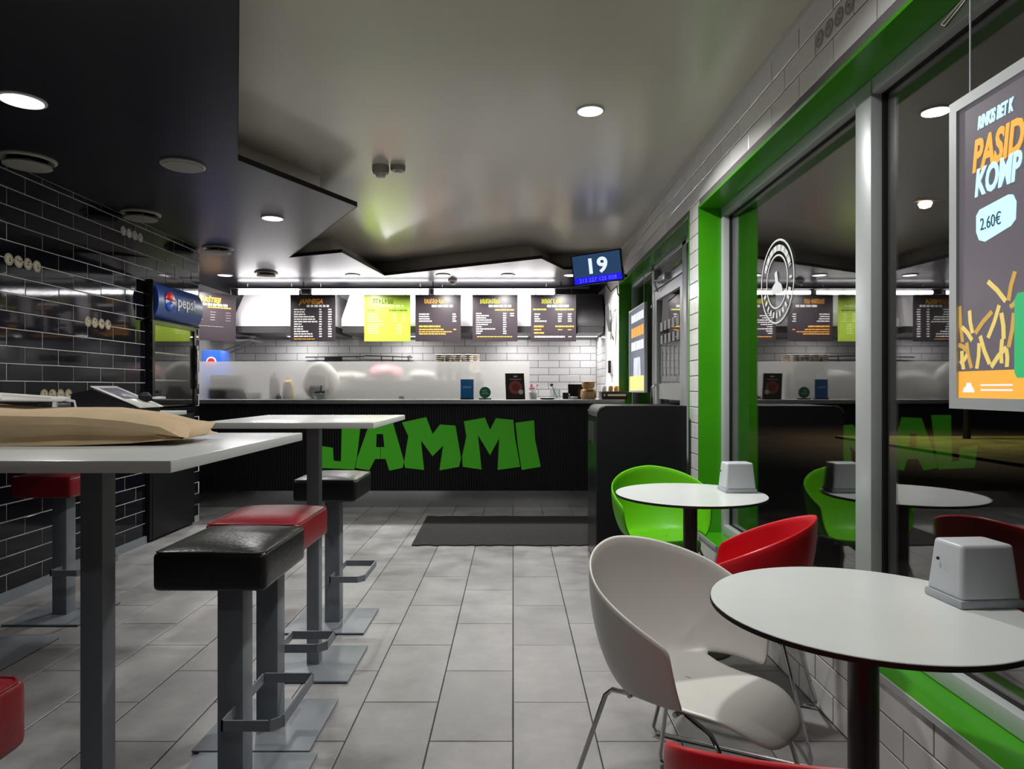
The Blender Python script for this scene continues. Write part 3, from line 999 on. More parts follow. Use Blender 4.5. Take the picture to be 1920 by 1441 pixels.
# ---- things on the counter top, left to right
t = thing('glass_bowl', 'clear bowl with a small black whisk in front of the frosted guard', 'bowl', (-2.05, 7.16, 1.14))
MB().lathe([(0.001, 0.0), (0.05, 0.0), (0.085, 0.05), (0.09, 0.10), (0.086, 0.10), (0.08, 0.05), (0.046, 0.006), (0.001, 0.006)], seg=24).build('bowl', M_bowl, t)
MB().tube([(-0.06, 0, 0.075), (0.05, 0.0, 0.080)], 0.010, 8).tube([(0.0, 0, 0.078), (0.012, 0, 0.145)], 0.006, 6).build('whisk', M_dark, t)
t = thing('card_display', 'upright blue leaflet in a stand on the counter', 'leaflet', (-0.555, 7.12, 1.14))
MB().box(0, 0.138, -0.004, 0.004, 0.012, 0.212, 0.002).build('card', mat('leaflet blue', (0.012, 0.14, 0.38), 0.35), t)
bx('foot', M_dark, t, 0, 0.138, -0.03, 0.03, 0.0, 0.014)
g = MB()
for k in range(5):
    g.box(0.026 + k * 0.018, 0.040 + k * 0.018, -0.0055, -0.004, 0.118, 0.138)
g.build('lettering', mat('leaflet pale', (0.15, 0.42, 0.7), 0.4), t)
t = thing('round_sign', 'round green tabletop sign on the counter', 'sign', (-0.295, 7.10, 1.14))
MB().lathe([(0.060, 0), (0.060, 0.010)], (0, 0.005, 0.072), 28, M=RY).build('disc', mat('sign green', (0.02, 0.17, 0.09), 0.4), t)
bx('foot', M_dark, t, -0.065, 0.065, -0.025, 0.025, 0.0, 0.012, 0.003)
g = MB()
for (zz, a, b) in ((0.092, -0.028, 0.018), (0.064, -0.028, 0.024)):
    k = a
    while k < b:
        g.box(k, k + 0.009, -0.0075, -0.005, zz - 0.008, zz + 0.008)
        g.box(k, k + 0.012, -0.0075, -0.005, zz - 0.002, zz + 0.002)
        k += 0.016
g.build('lettering', mat('sign pale green', (0.35, 0.6, 0.45), 0.4), t)
t = thing('menu_stand', 'brown upright picture stand with a red dish photo on the counter', 'menu stand', (-0.075, 7.14, 1.14))
MB().prism([(0.0, 0.0), (0.205, 0.0), (0.190, 0.275), (-0.010, 0.275)], (0, 0, 0), X, Z, Y, 0.012).build('panel', mat('stand brown', (0.03, 0.02, 0.02), 0.3), t)
bx('foot', M_dark, t, 0.0, 0.205, 0.0, 0.07, 0.0, 0.008)
MB().lathe([(0.070, 0), (0.070, 0.003)], (0.100, -0.0005, 0.125), 26, M=RY).build('dish_photo', mat('photo red', (0.30, 0.06, 0.04), 0.5), t)
MB().lathe([(0.040, 0.003), (0.040, 0.005)], (0.105, -0.0005, 0.130), 20, M=RY).build('dish_photo_centre', mat('photo dark red', (0.16, 0.02, 0.02), 0.5), t)
MB().lathe([(0.026, 0.003), (0.026, 0.006)], (0.158, -0.0005, 0.078), 16, M=RY).build('price_sticker', M_paperw, t)
bx('heading', MATS['print faint'], t, 0.04, 0.16, -0.0015, 0.0, 0.205, 0.218)
bx('emblem', M_paperw, t, 0.08, 0.12, -0.0015, 0.0, 0.235, 0.25)
t = thing('flower_pot', 'small white pot of pink flowers beside the brown stand', 'flower pot', (0.215, 7.2, 1.14))
MB().lathe([(0.001, 0), (0.035, 0), (0.048, 0.075), (0.043, 0.075), (0.001, 0.06)], seg=18).build('pot', M_wh, t)
for k in range(8):
    a = k * 2.4
    rr = 0.012 + 0.045 * ((k * 0.37) % 1)
    fl_ = MB().lathe([(0.001, 0), (0.018, 0.008), (0.012, 0.016), (0.001, 0.012)], (rr * math.cos(a), rr * math.sin(a) * 0.6, 0.10 + 0.06 * ((k * 0.53) % 1)), 7)
    fl_.tube([(rr * 0.3 * math.cos(a), 0, 0.06), (rr * math.cos(a), rr * math.sin(a) * 0.6, 0.10 + 0.06 * ((k * 0.53) % 1))], 0.002, 5)
    fl_.build('flower', mat('pink petal', (0.5, 0.05, 0.14), 0.5) if k % 3 else M_wh, t)
tag(MB().lathe([(0.001, 0), (0.06, 0), (0.09, 0.016), (0.088, 0.020), (0.055, 0.008), (0.001, 0.008)], (0.36, 7.08, 1.14), 24).build('plate', M_wh),
    'small white plate on the counter right of the flowers', 'plate')
t = thing('spoon_jar', 'clear jar holding spoons on the counter', 'jar', (0.46, 7.35, 1.14))
MB().lathe([(0.001, 0), (0.06, 0), (0.06, 0.10), (0.056, 0.10), (0.056, 0.005), (0.001, 0.005)], seg=20).build('jar', M_bowl, t)
MB().tube([(0.02, 0, 0.01), (-0.035, 0, 0.14)], 0.004, 6).lathe([(0.001, -0.02), (0.018, -0.006), (0.018, 0.006), (0.001, 0.022)], (-0.04, 0, 0.155), 10).build('spoon', M_dark, t)
MB().tube([(-0.02, 0.02, 0.01), (0.0, 0.02, 0.13)], 0.004, 6).build('stirrer', M_steel, t)
t = thing('cash_register', 'black cash register display on the counter', 'cash register', (0.60, 7.30, 1.14))
MB().prism([(0, 0), (0.20, 0), (0.215, 0.14), (-0.005, 0.14)], (0, 0, 0.02), X, Z, Y, 0.02).build('screen', M_blackg, t)
bx('base', M_dark, t, 0.02, 0.18, -0.03, 0.10, 0.0, 0.03, 0.006)
bx('side_box', M_dark, t, -0.06, 0.0, 0.0, 0.06, 0.0, 0.07, 0.005)  # low dark box left of the register screen
t = thing('card_reader', 'small silver card reader before the black cash register', 'card reader', (0.60, 7.12, 1.14))
bx('body', M_steel, t, 0.0, 0.085, 0.0, 0.06, 0.0, 0.028, 0.005)
bx('upright', M_steel, t, -0.012, 0.002, 0.0, 0.02, 0.0, 0.06, 0.003)
M_box = mat('tan carton', (0.50, 0.32, 0.15), 0.6, vary=0.2, vscale=22)
t = thing('snack_box', 'lower tan snack box on the counter by the dark tray', 'box', (0.80, 7.16, 1.14), 0, 'stacked tan boxes')
MB().lathe([(0.001, 0), (0.072, 0), (0.085, 0.035), (0.078, 0.095), (0.05, 0.112), (0.001, 0.115)], seg=14).build('body', M_box, t)
bx('label_strip', mat('carton dark', (0.16, 0.08, 0.04), 0.6), t, -0.03, 0.04, -0.086, -0.06, 0.085, 0.10)
t = thing('snack_box', 'upper tan snack box stacked on the lower one', 'box', (0.80, 7.16, 1.256), 0, 'stacked tan boxes')
MB().lathe([(0.001, 0), (0.055, 0), (0.070, 0.025), (0.068, 0.070), (0.001, 0.078)], seg=14).build('body', M_box, t)
bx('label_strip', MATS['carton dark'], t, -0.05, -0.01, -0.072, -0.05, 0.055, 0.068)
t = thing('serving_tray', 'dark brown tray box at the right end of the counter', 'tray', (0.93, 7.05, 1.14))
M_tray = mat('tray brown', (0.035, 0.018, 0.014), 0.35)
bx('body', M_tray, t, 0.0, 0.27, 0.0, 0.28, 0.0, 0.085, 0.008)
bx('white_strip', M_wh, t, 0.06, 0.25, -0.006, 0.0, 0.035, 0.055)
bx('cap', M_wh, t, 0.018, 0.035, -0.006, 0.0, 0.035, 0.055, 0.002)
for k, (x, m_, lb) in enumerate(((0.97, M_wh, 'white sachet pack on the dark brown tray'), (1.04, M_box, 'tan wafer roll on the dark brown tray'), (1.10, M_bo, 'orange wafer roll at the right of the dark brown tray'))):
    tag(MB().lathe([(0.001, 0), (0.024, 0.002), (0.026, 0.045), (0.018, 0.055), (0.001, 0.057)], (x, 7.18, 1.225), 10).build('snack_roll', m_), lb, 'snack')

# kitchen right wall fittings
t = thing('soap_dispenser', 'small wall dispenser on the white strip right of the kitchen', 'dispenser', (XR - 0.002, 8.15, 1.42))
bx('back_plate', M_ring, t, -0.02, 0.0, -0.07, 0.09, 0, 0.19, 0.004)
bx('window', M_blackg, t, -0.05, -0.02, -0.06, 0.02, 0.02, 0.17, 0.006)
t = thing('strap_holder', 'bent steel strap holder on the white strip below the queue screen', 'holder', (XR - 0.004, 7.95, 1.95))
MB().tube([(0, 0.30, 0.0), (-0.05, 0.22, 0.16), (-0.07, 0.05, 0.27), (-0.07, -0.10, 0.28), (-0.05, -0.12, 0.1), (-0.05, -0.08, -0.12)], 0.028, 8, flat=0.006).build('strap', M_steel, t)
MB().tube([(-0.02, 0.12, 0.22), (-0.03, 0.10, 0.0), (0, 0.08, -0.12)], 0.016, 8, flat=0.006).build('inner_strap', M_dark, t)

# ---- queue number screen
M_scr = mat('queue screen', (0.01, 0.015, 0.03), 0.25, emit=(0.020, 0.050, 0.115), estr=1.0)
M_scrb = mat('queue screen band', (0.005, 0.005, 0.05), 0.25, emit=(0.015, 0.012, 0.75), estr=1.0)
M_scrw = mat('queue digits', (0.5, 0.5, 0.5), 0.4, emit=(0.72, 0.82, 1.0), estr=1.0)
M_scrl = mat('queue small digits', (0.1, 0.1, 0.3), 0.4, emit=(0.12, 0.12, 0.95), estr=1.0)
tv = thing('queue_screen', 'black wall screen showing the number 19 over a blue band', 'screen', (0.835, 6.72, 2.458), 0)
tv.rotation_euler = (math.radians(8), math.radians(-3.5), math.radians(-26))
bx('casing', M_blackg, tv, -0.262, 0.262, 0.0, 0.045, -0.155, 0.155, 0.006)
bx('display', M_scr, tv, -0.248, 0.248, -0.003, 0.001, -0.075, 0.141)
bx('number_band', M_scrb, tv, -0.248, 0.248, -0.003, 0.001, -0.141, -0.075)
for ch_, xx in (('1', -0.062), ('9', 0.062)):
    text_ob('digit', ch_, M_scrw, tv, (xx, -0.0045, -0.045), X, Z, 0.205, 0.006, 0, 0.0008, 'CENTER', sx=1.1)
text_ob('small_digits', '213 227 125 028', M_scrl, tv, (0.0, -0.0045, -0.128), X, Z, 0.055, 0.0, 0, 0.0006, 'CENTER', sx=1.05)
MB().tube([(0.0, 0.04, -0.02), (0.10, 0.20, -0.08), (0.19, 0.36, -0.10)], 0.018, 8).build('wall_arm', M_blackg, tv)
MB().tube([(0.06, 0.03, -0.15), (0.10, 0.06, -0.25), (0.16, 0.10, -0.20), (0.14, 0.16, -0.28), (0.16, 0.26, -0.36)], 0.006, 6).build('cable', M_dark, tv)

# ================================================================== LEFT SIDE: COOLER
cl_ = thing('drinks_cooler', 'glass-door drinks cooler with a blue illuminated-style header set in the black wall', 'cooler', (XL, 0, 0))
bx('cabinet_back', M_black, cl_, -0.62, -0.58, NY0 + 0.01, NY1 - 0.01, 0.02, 2.10)
cb = MB()
cb.box(-0.60, 0.03, NY0 + 0.012, NY0 + 0.05, 0.02, 2.10)
cb.box(-0.60, 0.03, NY1 - 0.05, NY1 - 0.012, 0.02, 2.10)
cb.box(-0.60, 0.03, NY0 + 0.05, NY1 - 0.05, 1.80, 2.10)
cb.box(-0.60, 0.03, NY0 + 0.05, NY1 - 0.05, 1.03, 1.07)
cb.build('cabinet', M_black, cl_)
bx('lower_panel', M_black, cl_, -0.60, 0.035, NY0 + 0.05, NY1 - 0.05, 0.02, 1.03, 0.004)
dr = MB()
dr.box(0.03, 0.05, NY0 + 0.015, NY0 + 0.055, 1.05, 1.81)
dr.box(0.03, 0.05, NY1 - 0.055, NY1 - 0.015, 1.05, 1.81)
dr.box(0.03, 0.05, NY0 + 0.055, NY1 - 0.055, 1.05, 1.085)
dr.box(0.03, 0.05, NY0 + 0.055, NY1 - 0.055, 1.78, 1.81)
dr = dr.build('door', M_blackg, cl_)
bx('door_glass', M_dglass, dr, 0.038, 0.042, NY0 + 0.055, NY1 - 0.055, 1.085, 1.78)
bx('door_handle', M_chrome, dr, 0.05, 0.075, NY1 - 0.05, NY1 - 0.03, 1.25, 1.65, 0.004)
for z in (1.10, 1.32, 1.55):
    bx('shelf', M_steel, cl_, -0.55, 0.0, NY0 + 0.05, NY1 - 0.05, z, z + 0.012)
# bulging header
hv, hf = [], []
N = 12
for j in range(N + 1):
    a = -1 + 2 * j / N
    for yy in (NY0 + 0.005, NY1 - 0.005):
        hv.append((0.02 + 0.085 * (1 - a * a) ** 0.5 if abs(a) < 1 else 0.02, yy, 1.975 + a * 0.155))
for j in range(N):
    hf.append((2 * j, 2 * j + 1, 2 * j + 3, 2 * j + 2))
hf.append(tuple(2 * j for j in range(N + 1)))
hf.append(tuple(2 * j + 1 for j in range(N + 1))[::-1])
hf.append((0, 1, 2 * N + 1, 2 * N))
hd_ = MB().add(hv, hf, True).build('header', M_blue, cl_)
bx('header_end', M_blackg, cl_, 0.0, 0.075, NY0 - 0.03, NY0 + 0.004, 1.81, 2.14, 0.02)
RX = Matrix.Rotation(PI / 2, 3, 'Y')


def half_disc(name, m, r, a0, a1, cy, cz, xo, parent):
    vs = [(xo, cy, cz)] + [(xo - 0.004 * abs(math.sin(a)), cy + r * math.cos(a), cz + r * math.sin(a)) for a in [a0 + (a1 - a0) * k / 14 for k in range(15)]]
    b = MB()
    b.add(vs, [(0, k, k + 1) for k in range(1, 15)])
    return b.build(name, m, parent, solid=0.003)


half_disc('emblem_top', M_red, 0.082, 0.10, PI - 0.10, NY0 + 0.19, 1.985, 0.108, cl_)
half_disc('emblem_middle', M_wh, 0.082, -0.26, 0.10, NY0 + 0.19, 1.985, 0.108, cl_)
half_disc('emblem_middle', M_wh, 0.082, PI - 0.10, PI + 0.26, NY0 + 0.19, 1.985, 0.108, cl_)
half_disc('emblem_bottom', mat('emblem blue', (0.03, 0.14, 0.6), 0.3), 0.082, PI + 0.26, 2 * PI - 0.26, NY0 + 0.19, 1.985, 0.108, cl_)
text_ob('lettering', 'pepsi', M_wh, cl_, (0.108, NY0 + 0.31, 1.955), Y, Z, 0.14, 0.001, 0, 0.001, sx=1.1)

# ---- round emblem prints on the tiled walls
def emblem_row(parent, o, u, v, n, step, r, ma, mb_, seed):
    rnd = random.Random(seed)
    for k in range(4):
        c = Vector(o) + Vector(u) * (k * step)
        Mx = Matrix((Vector(u), Vector(v), Vector(n))).transposed()
        e = MB().lathe([(r, 0), (r, 0.0015)], tuple(c), 20, M=Mx).build('emblem_print', ma, parent)
        g = MB()
        g.lathe([(r * 0.86, 0.0012), (r * 0.86, 0.0022), (r * 0.78, 0.0022), (r * 0.78, 0.0012)], tuple(c), 20, M=Mx)
        for q in range(rnd.randint(3, 5)):
            a, b = rnd.uniform(-0.4, 0.3) * r, rnd.uniform(-0.45, 0.35) * r
            w_, h_ = rnd.uniform(0.15, 0.4) * r, rnd.uniform(0.12, 0.3) * r
            g.prism([(a, b), (a + w_, b), (a + w_ * 0.9, b + h_), (a + w_ * 0.1, b + h_)], tuple(c + Vector(n) * 0.0012), u, v, n, 0.001)
        g.build('emblem_figure', mb_, e)


xw = XL + 0.0008
emblem_row(wl, (xw, 4.28, 1.216), Y, Z, X, 0.078, 0.036, M_ebl, M_ebd, 1)
emblem_row(wl, (xw, 4.72, 1.725), Y, Z, X, 0.078, 0.036, M_ebl, M_ebd, 2)
emblem_row(wl, (xw, 3.98, 2.02), Y, Z, X, 0.078, 0.036, M_ebl, M_ebd, 3)
emblem_row(wl, (xw, 5.15, 2.46), Y, Z, X, 0.078, 0.036, M_egr, M_ebd, 4)
emblem_row(wr, (XR - 0.0008, 2.40, 2.625), Y, Z, -X, 0.078, 0.034, M_egr, M_egd, 5)

# ================================================================== HIGH TABLES AND STOOLS
def high_table(cx, cy, wx, wy, label, leg=0.056):
    t = thing('bar_table', label, 'bar table', (cx, cy, 0), 0, 'white high tables')
    zt = H - 0.138
    bx('table_top', M_white, t, -wx / 2, wx / 2, -wy / 2, wy / 2, zt - 0.024, zt, 0.003)
    bx('column', M_grey, t, -leg / 2, leg / 2, -leg / 2, leg / 2, 0.010, zt - 0.03, 0.004)
    bx('top_plate', M_grey, t, -0.14, 0.14, -0.14, 0.14, zt - 0.032, zt - 0.024)
    bx('base_plate', M_grey, t, -0.20, 0.20, -0.20, 0.20, 0.004, 0.012, 0.002)
    bx('base_pad', M_dark, t, -0.197, 0.197, -0.197, 0.197, 0.0, 0.005)
    return t


high_table(-1.035, 1.68, 0.77, 0.80, 'white high table carrying the brown paper bag, nearest the viewer')
high_table(-0.905, 3.07, 0.70, 0.78, 'white high table between the red and black stools, nearest the service counter')
high_table(-2.48, 3.19, 0.94, 1.92, 'long white high table against the black tiled wall')


def stool(cx, cy, m, label, fy0=-0.13, fy1=0.20, rot=0.0):
    t = thing('bar_stool', label, 'bar stool', (cx, cy, 0), rot, 'square leatherette bar stools')
    zs = H - 0.456
    # domed upholstered seat
    bm = bmesh.new()
    bmesh.ops.create_grid(bm, x_segments=8, y_segments=8, size=0.5)
    top = [v for v in bm.verts]
    r = bmesh.ops.extrude_face_region(bm, geom=list(bm.faces))
    for g in r['geom']:
        if isinstance(g, bmesh.types.BMVert):
            g.co.z -= 1
    for v in bm.verts:
        u_, v_ = v.co.x * 2, v.co.y * 2
        if v.co.z > -0.5:
            d = 0.018 * (1 - u_ ** 4) * (1 - v_ ** 4)
            z = zs - 0.016 + d
        else:
            z = zs - 0.128
        v.co = Vector((v.co.x * 0.325, v.co.y * 0.375, z))
    bmesh.ops.recalc_face_normals(bm, faces=bm.faces)
    ed = [e for e in bm.edges if e.calc_face_angle(0) > 0.9]
    bmesh.ops.bevel(bm, geom=ed, offset=0.017, segments=3, affect='EDGES', profile=0.55)
    s_ = MB().bm(bm, True).build('seat', m, t)
    pz = zs - 0.018
    MB().tube([(sx * (0.157 - ca * 0.014), sy * (0.182 - cb * 0.014), pz) for sx, sy, ca, cb in ((-1, -1, 0, 1), (-1, -1, 1, 0), (1, -1, 1, 0), (1, -1, 0, 1), (1, 1, 0, 1), (1, 1, 1, 0), (-1, 1, 1, 0), (-1, 1, 0, 1))], 0.0035, 6, closed=True).build('piping', m, s_)
    bx('seat_plate', M_dark, t, -0.12, 0.12, -0.13, 0.13, zs - 0.136, zs - 0.127)
    bx('column', M_grey, t, -0.04, 0.04, -0.04, 0.04, 0.010, zs - 0.134, 0.005)
    zf = 0.265
    x0, x1 = 0.015, 0.185
    ch = 0.03
    pl = [(x0, fy0), (x1 - ch, fy0), (x1, fy0 + ch), (x1, fy1 - ch * 0.3), (x1 - ch * 0.3, fy1), (x0, fy1)]
    fr = MB()
    nn = len(pl)
    for i in range(nn):
        a, b = Vector(pl[i]), Vector(pl[(i + 1) % nn])
        d = (b - a).normalized()
        q = Vector((-d.y, d.x)) * 0.003
        a2, b2 = a - d * 0.003, b + d * 0.003
        vs = [(p.x, p.y, z) for z in (zf - 0.016, zf + 0.016) for p in (a2 - q, b2 - q, b2 + q, a2 + q)]
        fr.add(vs, [(0, 1, 2, 3), (4, 5, 6, 7), (0, 1, 5, 4), (1, 2, 6, 5), (2, 3, 7, 6), (3, 0, 4, 7)])
    fr.build('footrest', M_grey, t)
    bx('base_plate', M_grey, t, -0.203, 0.203, -0.195, 0.195, 0.004, 0.012, 0.002)
    bx('base_pad', M_dark, t, -0.200, 0.200, -0.192, 0.192, 0.0, 0.005)
    return t


stool(-0.872, 2.115, M_blacklea, 'black leatherette bar stool in the foreground between the two high tables')
stool(-0.905, 2.515, M_redlea, 'red leatherette bar stool directly behind the foreground black stool', 0.06, 0.20)
stool(-0.965, 3.63, M_blacklea, 'black leatherette bar stool at the far side, nearest the service counter')
stool(-2.50, 3.75, M_redlea, 'dark red bar stool under the long table by the black tiled wall')
stool(-0.957, 0.918, M_redlea, 'red bar stool cut off at the lower left edge of the view', -0.13, 0.13)

# ---- paper bag on the near table
zt = H - 0.138
bgt = thing('paper_bag', 'crumpled brown paper bag lying flat on the nearest high table', 'paper bag', (-1.125, 1.72, zt))
LB = [(-0.46, 0.095, 0.13, 0.0), (-0.30, 0.100, 0.135, 0.0), (-0.10, 0.092, 0.13, 0.0), (0.08, 0.082, 0.125, 0.002), (0.20, 0.066, 0.118, 0.006),
      (0.275, 0.040, 0.112, 0.012), (0.325, 0.006, 0.105, 0.016)]
vs, fs = [], []
rnd = random.Random(5)
ring = [(-1, 0.0), (-1.02, 0.25), (-1.0, 0.55), (-0.96, 0.80), (-0.60, 0.98), (-0.2, 1.0), (0.3, 0.98), (0.75, 0.95), (1.0, 0.7), (1.0, 0.3), (1.0, 0.0)]
for (lx, h, wy, z0) in LB:
    for (a, b) in ring:
        crease = -0.016 if (abs(b - 0.25) < 0.01 and lx > -0.25 and a < 0) else 0
        vs.append((lx + rnd.uniform(-0.012, 0.012), a * wy - crease + rnd.uniform(-0.005, 0.005), z0 + b * h * (1 + 0.05 * math.sin(lx * 14)) + (rnd.uniform(-0.003, 0.003) if b > 0.1 else 0)))
n = len(ring)
for i in range(len(LB) - 1):
    for k in range(n):
        k2 = (k + 1) % n
        fs.append((i * n + k, i * n + k2, (i + 1) * n + k2, (i + 1) * n + k))
fs.append(tuple(range(n)))
fs.append(tuple(range((len(LB) - 1) * n, len(LB) * n))[::-1])
MB().add(vs, fs).build('bag_body', M_paper, bgt)
MB().add([(0.27, -0.11, 0.022), (0.325, -0.08, 0.014), (0.345, 0.0, 0.022), (0.325, 0.09, 0.045), (0.27, 0.11, 0.050), (0.25, 0.02, 0.046)], [(0, 1, 2, 5), (5, 2, 3, 4)]).build('bag_mouth', M_paper, bgt, solid=0.002)
MB().add([(-0.36, -0.03, 0.108), (-0.31, 0.10, 0.128), (-0.08, 0.11, 0.112), (-0.02, -0.01, 0.104), (-0.20, -0.05, 0.106)], [(0, 1, 2, 3, 4)]).build('receipt', M_paperw, bgt, solid=0.002)

# ---- terminal on the long wall table
t = thing('payment_terminal', 'black tabletop terminal with a slanted white printed panel on the wall table', 'terminal', (-2.26, 3.80, zt + 0.0005))
MB().prism([(-0.15, 0.0), (0.20, 0.0), (0.20, 0.030), (-0.03, 0.130), (-0.15, 0.105)], (0, -0.13, 0), X, Z, Y, 0.26).build('body', M_blackg, t)
MB().add([(-0.05, -0.12, 0.146), (0.225, -0.12, 0.030), (0.225, 0.12, 0.030), (-0.05, 0.12, 0.146)], [(0, 1, 2, 3)]).build('panel', M_wplas, t, solid=0.006)
MB().add([(-0.02, -0.09, 0.1365), (0.12, -0.09, 0.0775), (0.12, 0.08, 0.0775), (-0.02, 0.08, 0.1365)], [(0, 1, 2, 3)]).build('panel_print', mat('print mauve', (0.16, 0.15, 0.2), 0.4), t, solid=0.003)
MB().lathe([(0.03, 0), (0.035, 0.03), (0.02, 0.05), (0.001, 0.052)], (0.15, 0.06, 0.062), 12).build('knob', M_dark, t)
MB().lathe([(0.035, 0), (0.035, 0.012), (0.001, 0.014)], (0.215, 0.09, 0.075), 14).build('cap', M_wh, t)
MB().tube([(-0.245, -0.12, 0.014), (-0.24, -0.12, 0.075), (-0.22, -0.12, 0.085), (-0.13, -0.12, 0.065), (-0.12, -0.12, 0.014)], 0.013, 8).build('side_handle', M_alu, t)
t = thing('tray_case', 'low black case left of the terminal on the wall table', 'case', (-2.72, 3.78, zt + 0.0005))
bx('body', M_blackg, t, -0.22, 0.16, -0.15, 0.15, 0.0, 0.055, 0.012)
bx('lid', M_blackg, t, -0.21, 0.15, -0.14, 0.14, 0.055, 0.075, 0.008)

# ================================================================== ROUND TABLES
def round_table(cx, cy, r, label):
    t = thing('round_table', label, 'table', (cx, cy, 0), 0, 'round white cafe tables')
    MB().lathe([(0.001, 0.731), (r - 0.001, 0.731), (r, 0.732), (r, 0.7415), (r - 0.001, 0.7425), (0.001, 0.7425)], seg=72).build('edge_band', M_dark, t)
    MB().lathe([(0.001, 0.7424), (r - 0.0015, 0.7424), (r - 0.003, 0.7438), (0.001, 0.7438)], seg=72).build('table_top', M_white, t)
    MB().lathe([(0.034, 0.02), (0.034, 0.72)], seg=24).build('column', mat('dark column', (0.045, 0.035, 0.036), 0.35, metal=0.6), t)
    MB().lathe([(0.11, 0.722), (0.11, 0.731)], seg=24).build('top_plate', M_dark, t)
    MB().lathe([(0.20, 0.0), (0.205, 0.006), (0.20, 0.012), (0.04, 0.022), (0.035, 0.03)], seg=36).build('base', MATS['dark column'], t)
    return t


round_table(0.832, 1.60, 0.350, 'round white table in the right foreground')
round_table(0.868, 3.30, 0.362, 'smaller-looking round white table farther back by the green chair')


def napkin_dispenser(x, y, rot, label):
    t = thing('napkin_dispenser', label, 'napkin dispenser', (x, y, 0.7438), rot, 'table napkin dispensers')
    bx('base', M_dispenserb, t, -0.079, 0.079, -0.064, 0.064, 0.0, 0.020, 0.006)
    bm = bmesh.new()
    bmesh.ops.create_cube(bm, size=1)
    for v in bm.verts:
        k = 0.86 if v.co.z > 0 else 1.0
        v.co = Vector((v.co.x * 0.150 * k, v.co.y * 0.120 * (0.80 if v.co.z > 0 else 1), 0.018 + (v.co.z + 0.5) * 0.128))
    bmesh.ops.bevel(bm, geom=list(bm.edges), offset=0.010, segments=3, affect='EDGES', profile=0.6)
    MB().bm(bm, False).build('housing', M_dispenser, t)
    MB().lathe([(0.004, 0), (0.004, 0.003)], (-0.073, 0.02, 0.10), 10, M=Matrix.Rotation(-PI / 2, 3, 'Y')).build('lock', M_dark, t)
    return t


napkin_dispenser(1.116, 1.635, math.radians(4), 'white napkin dispenser on the foreground round table')
napkin_dispenser(1.120, 3.37, math.radians(2), 'white napkin dispenser on the farther round table')


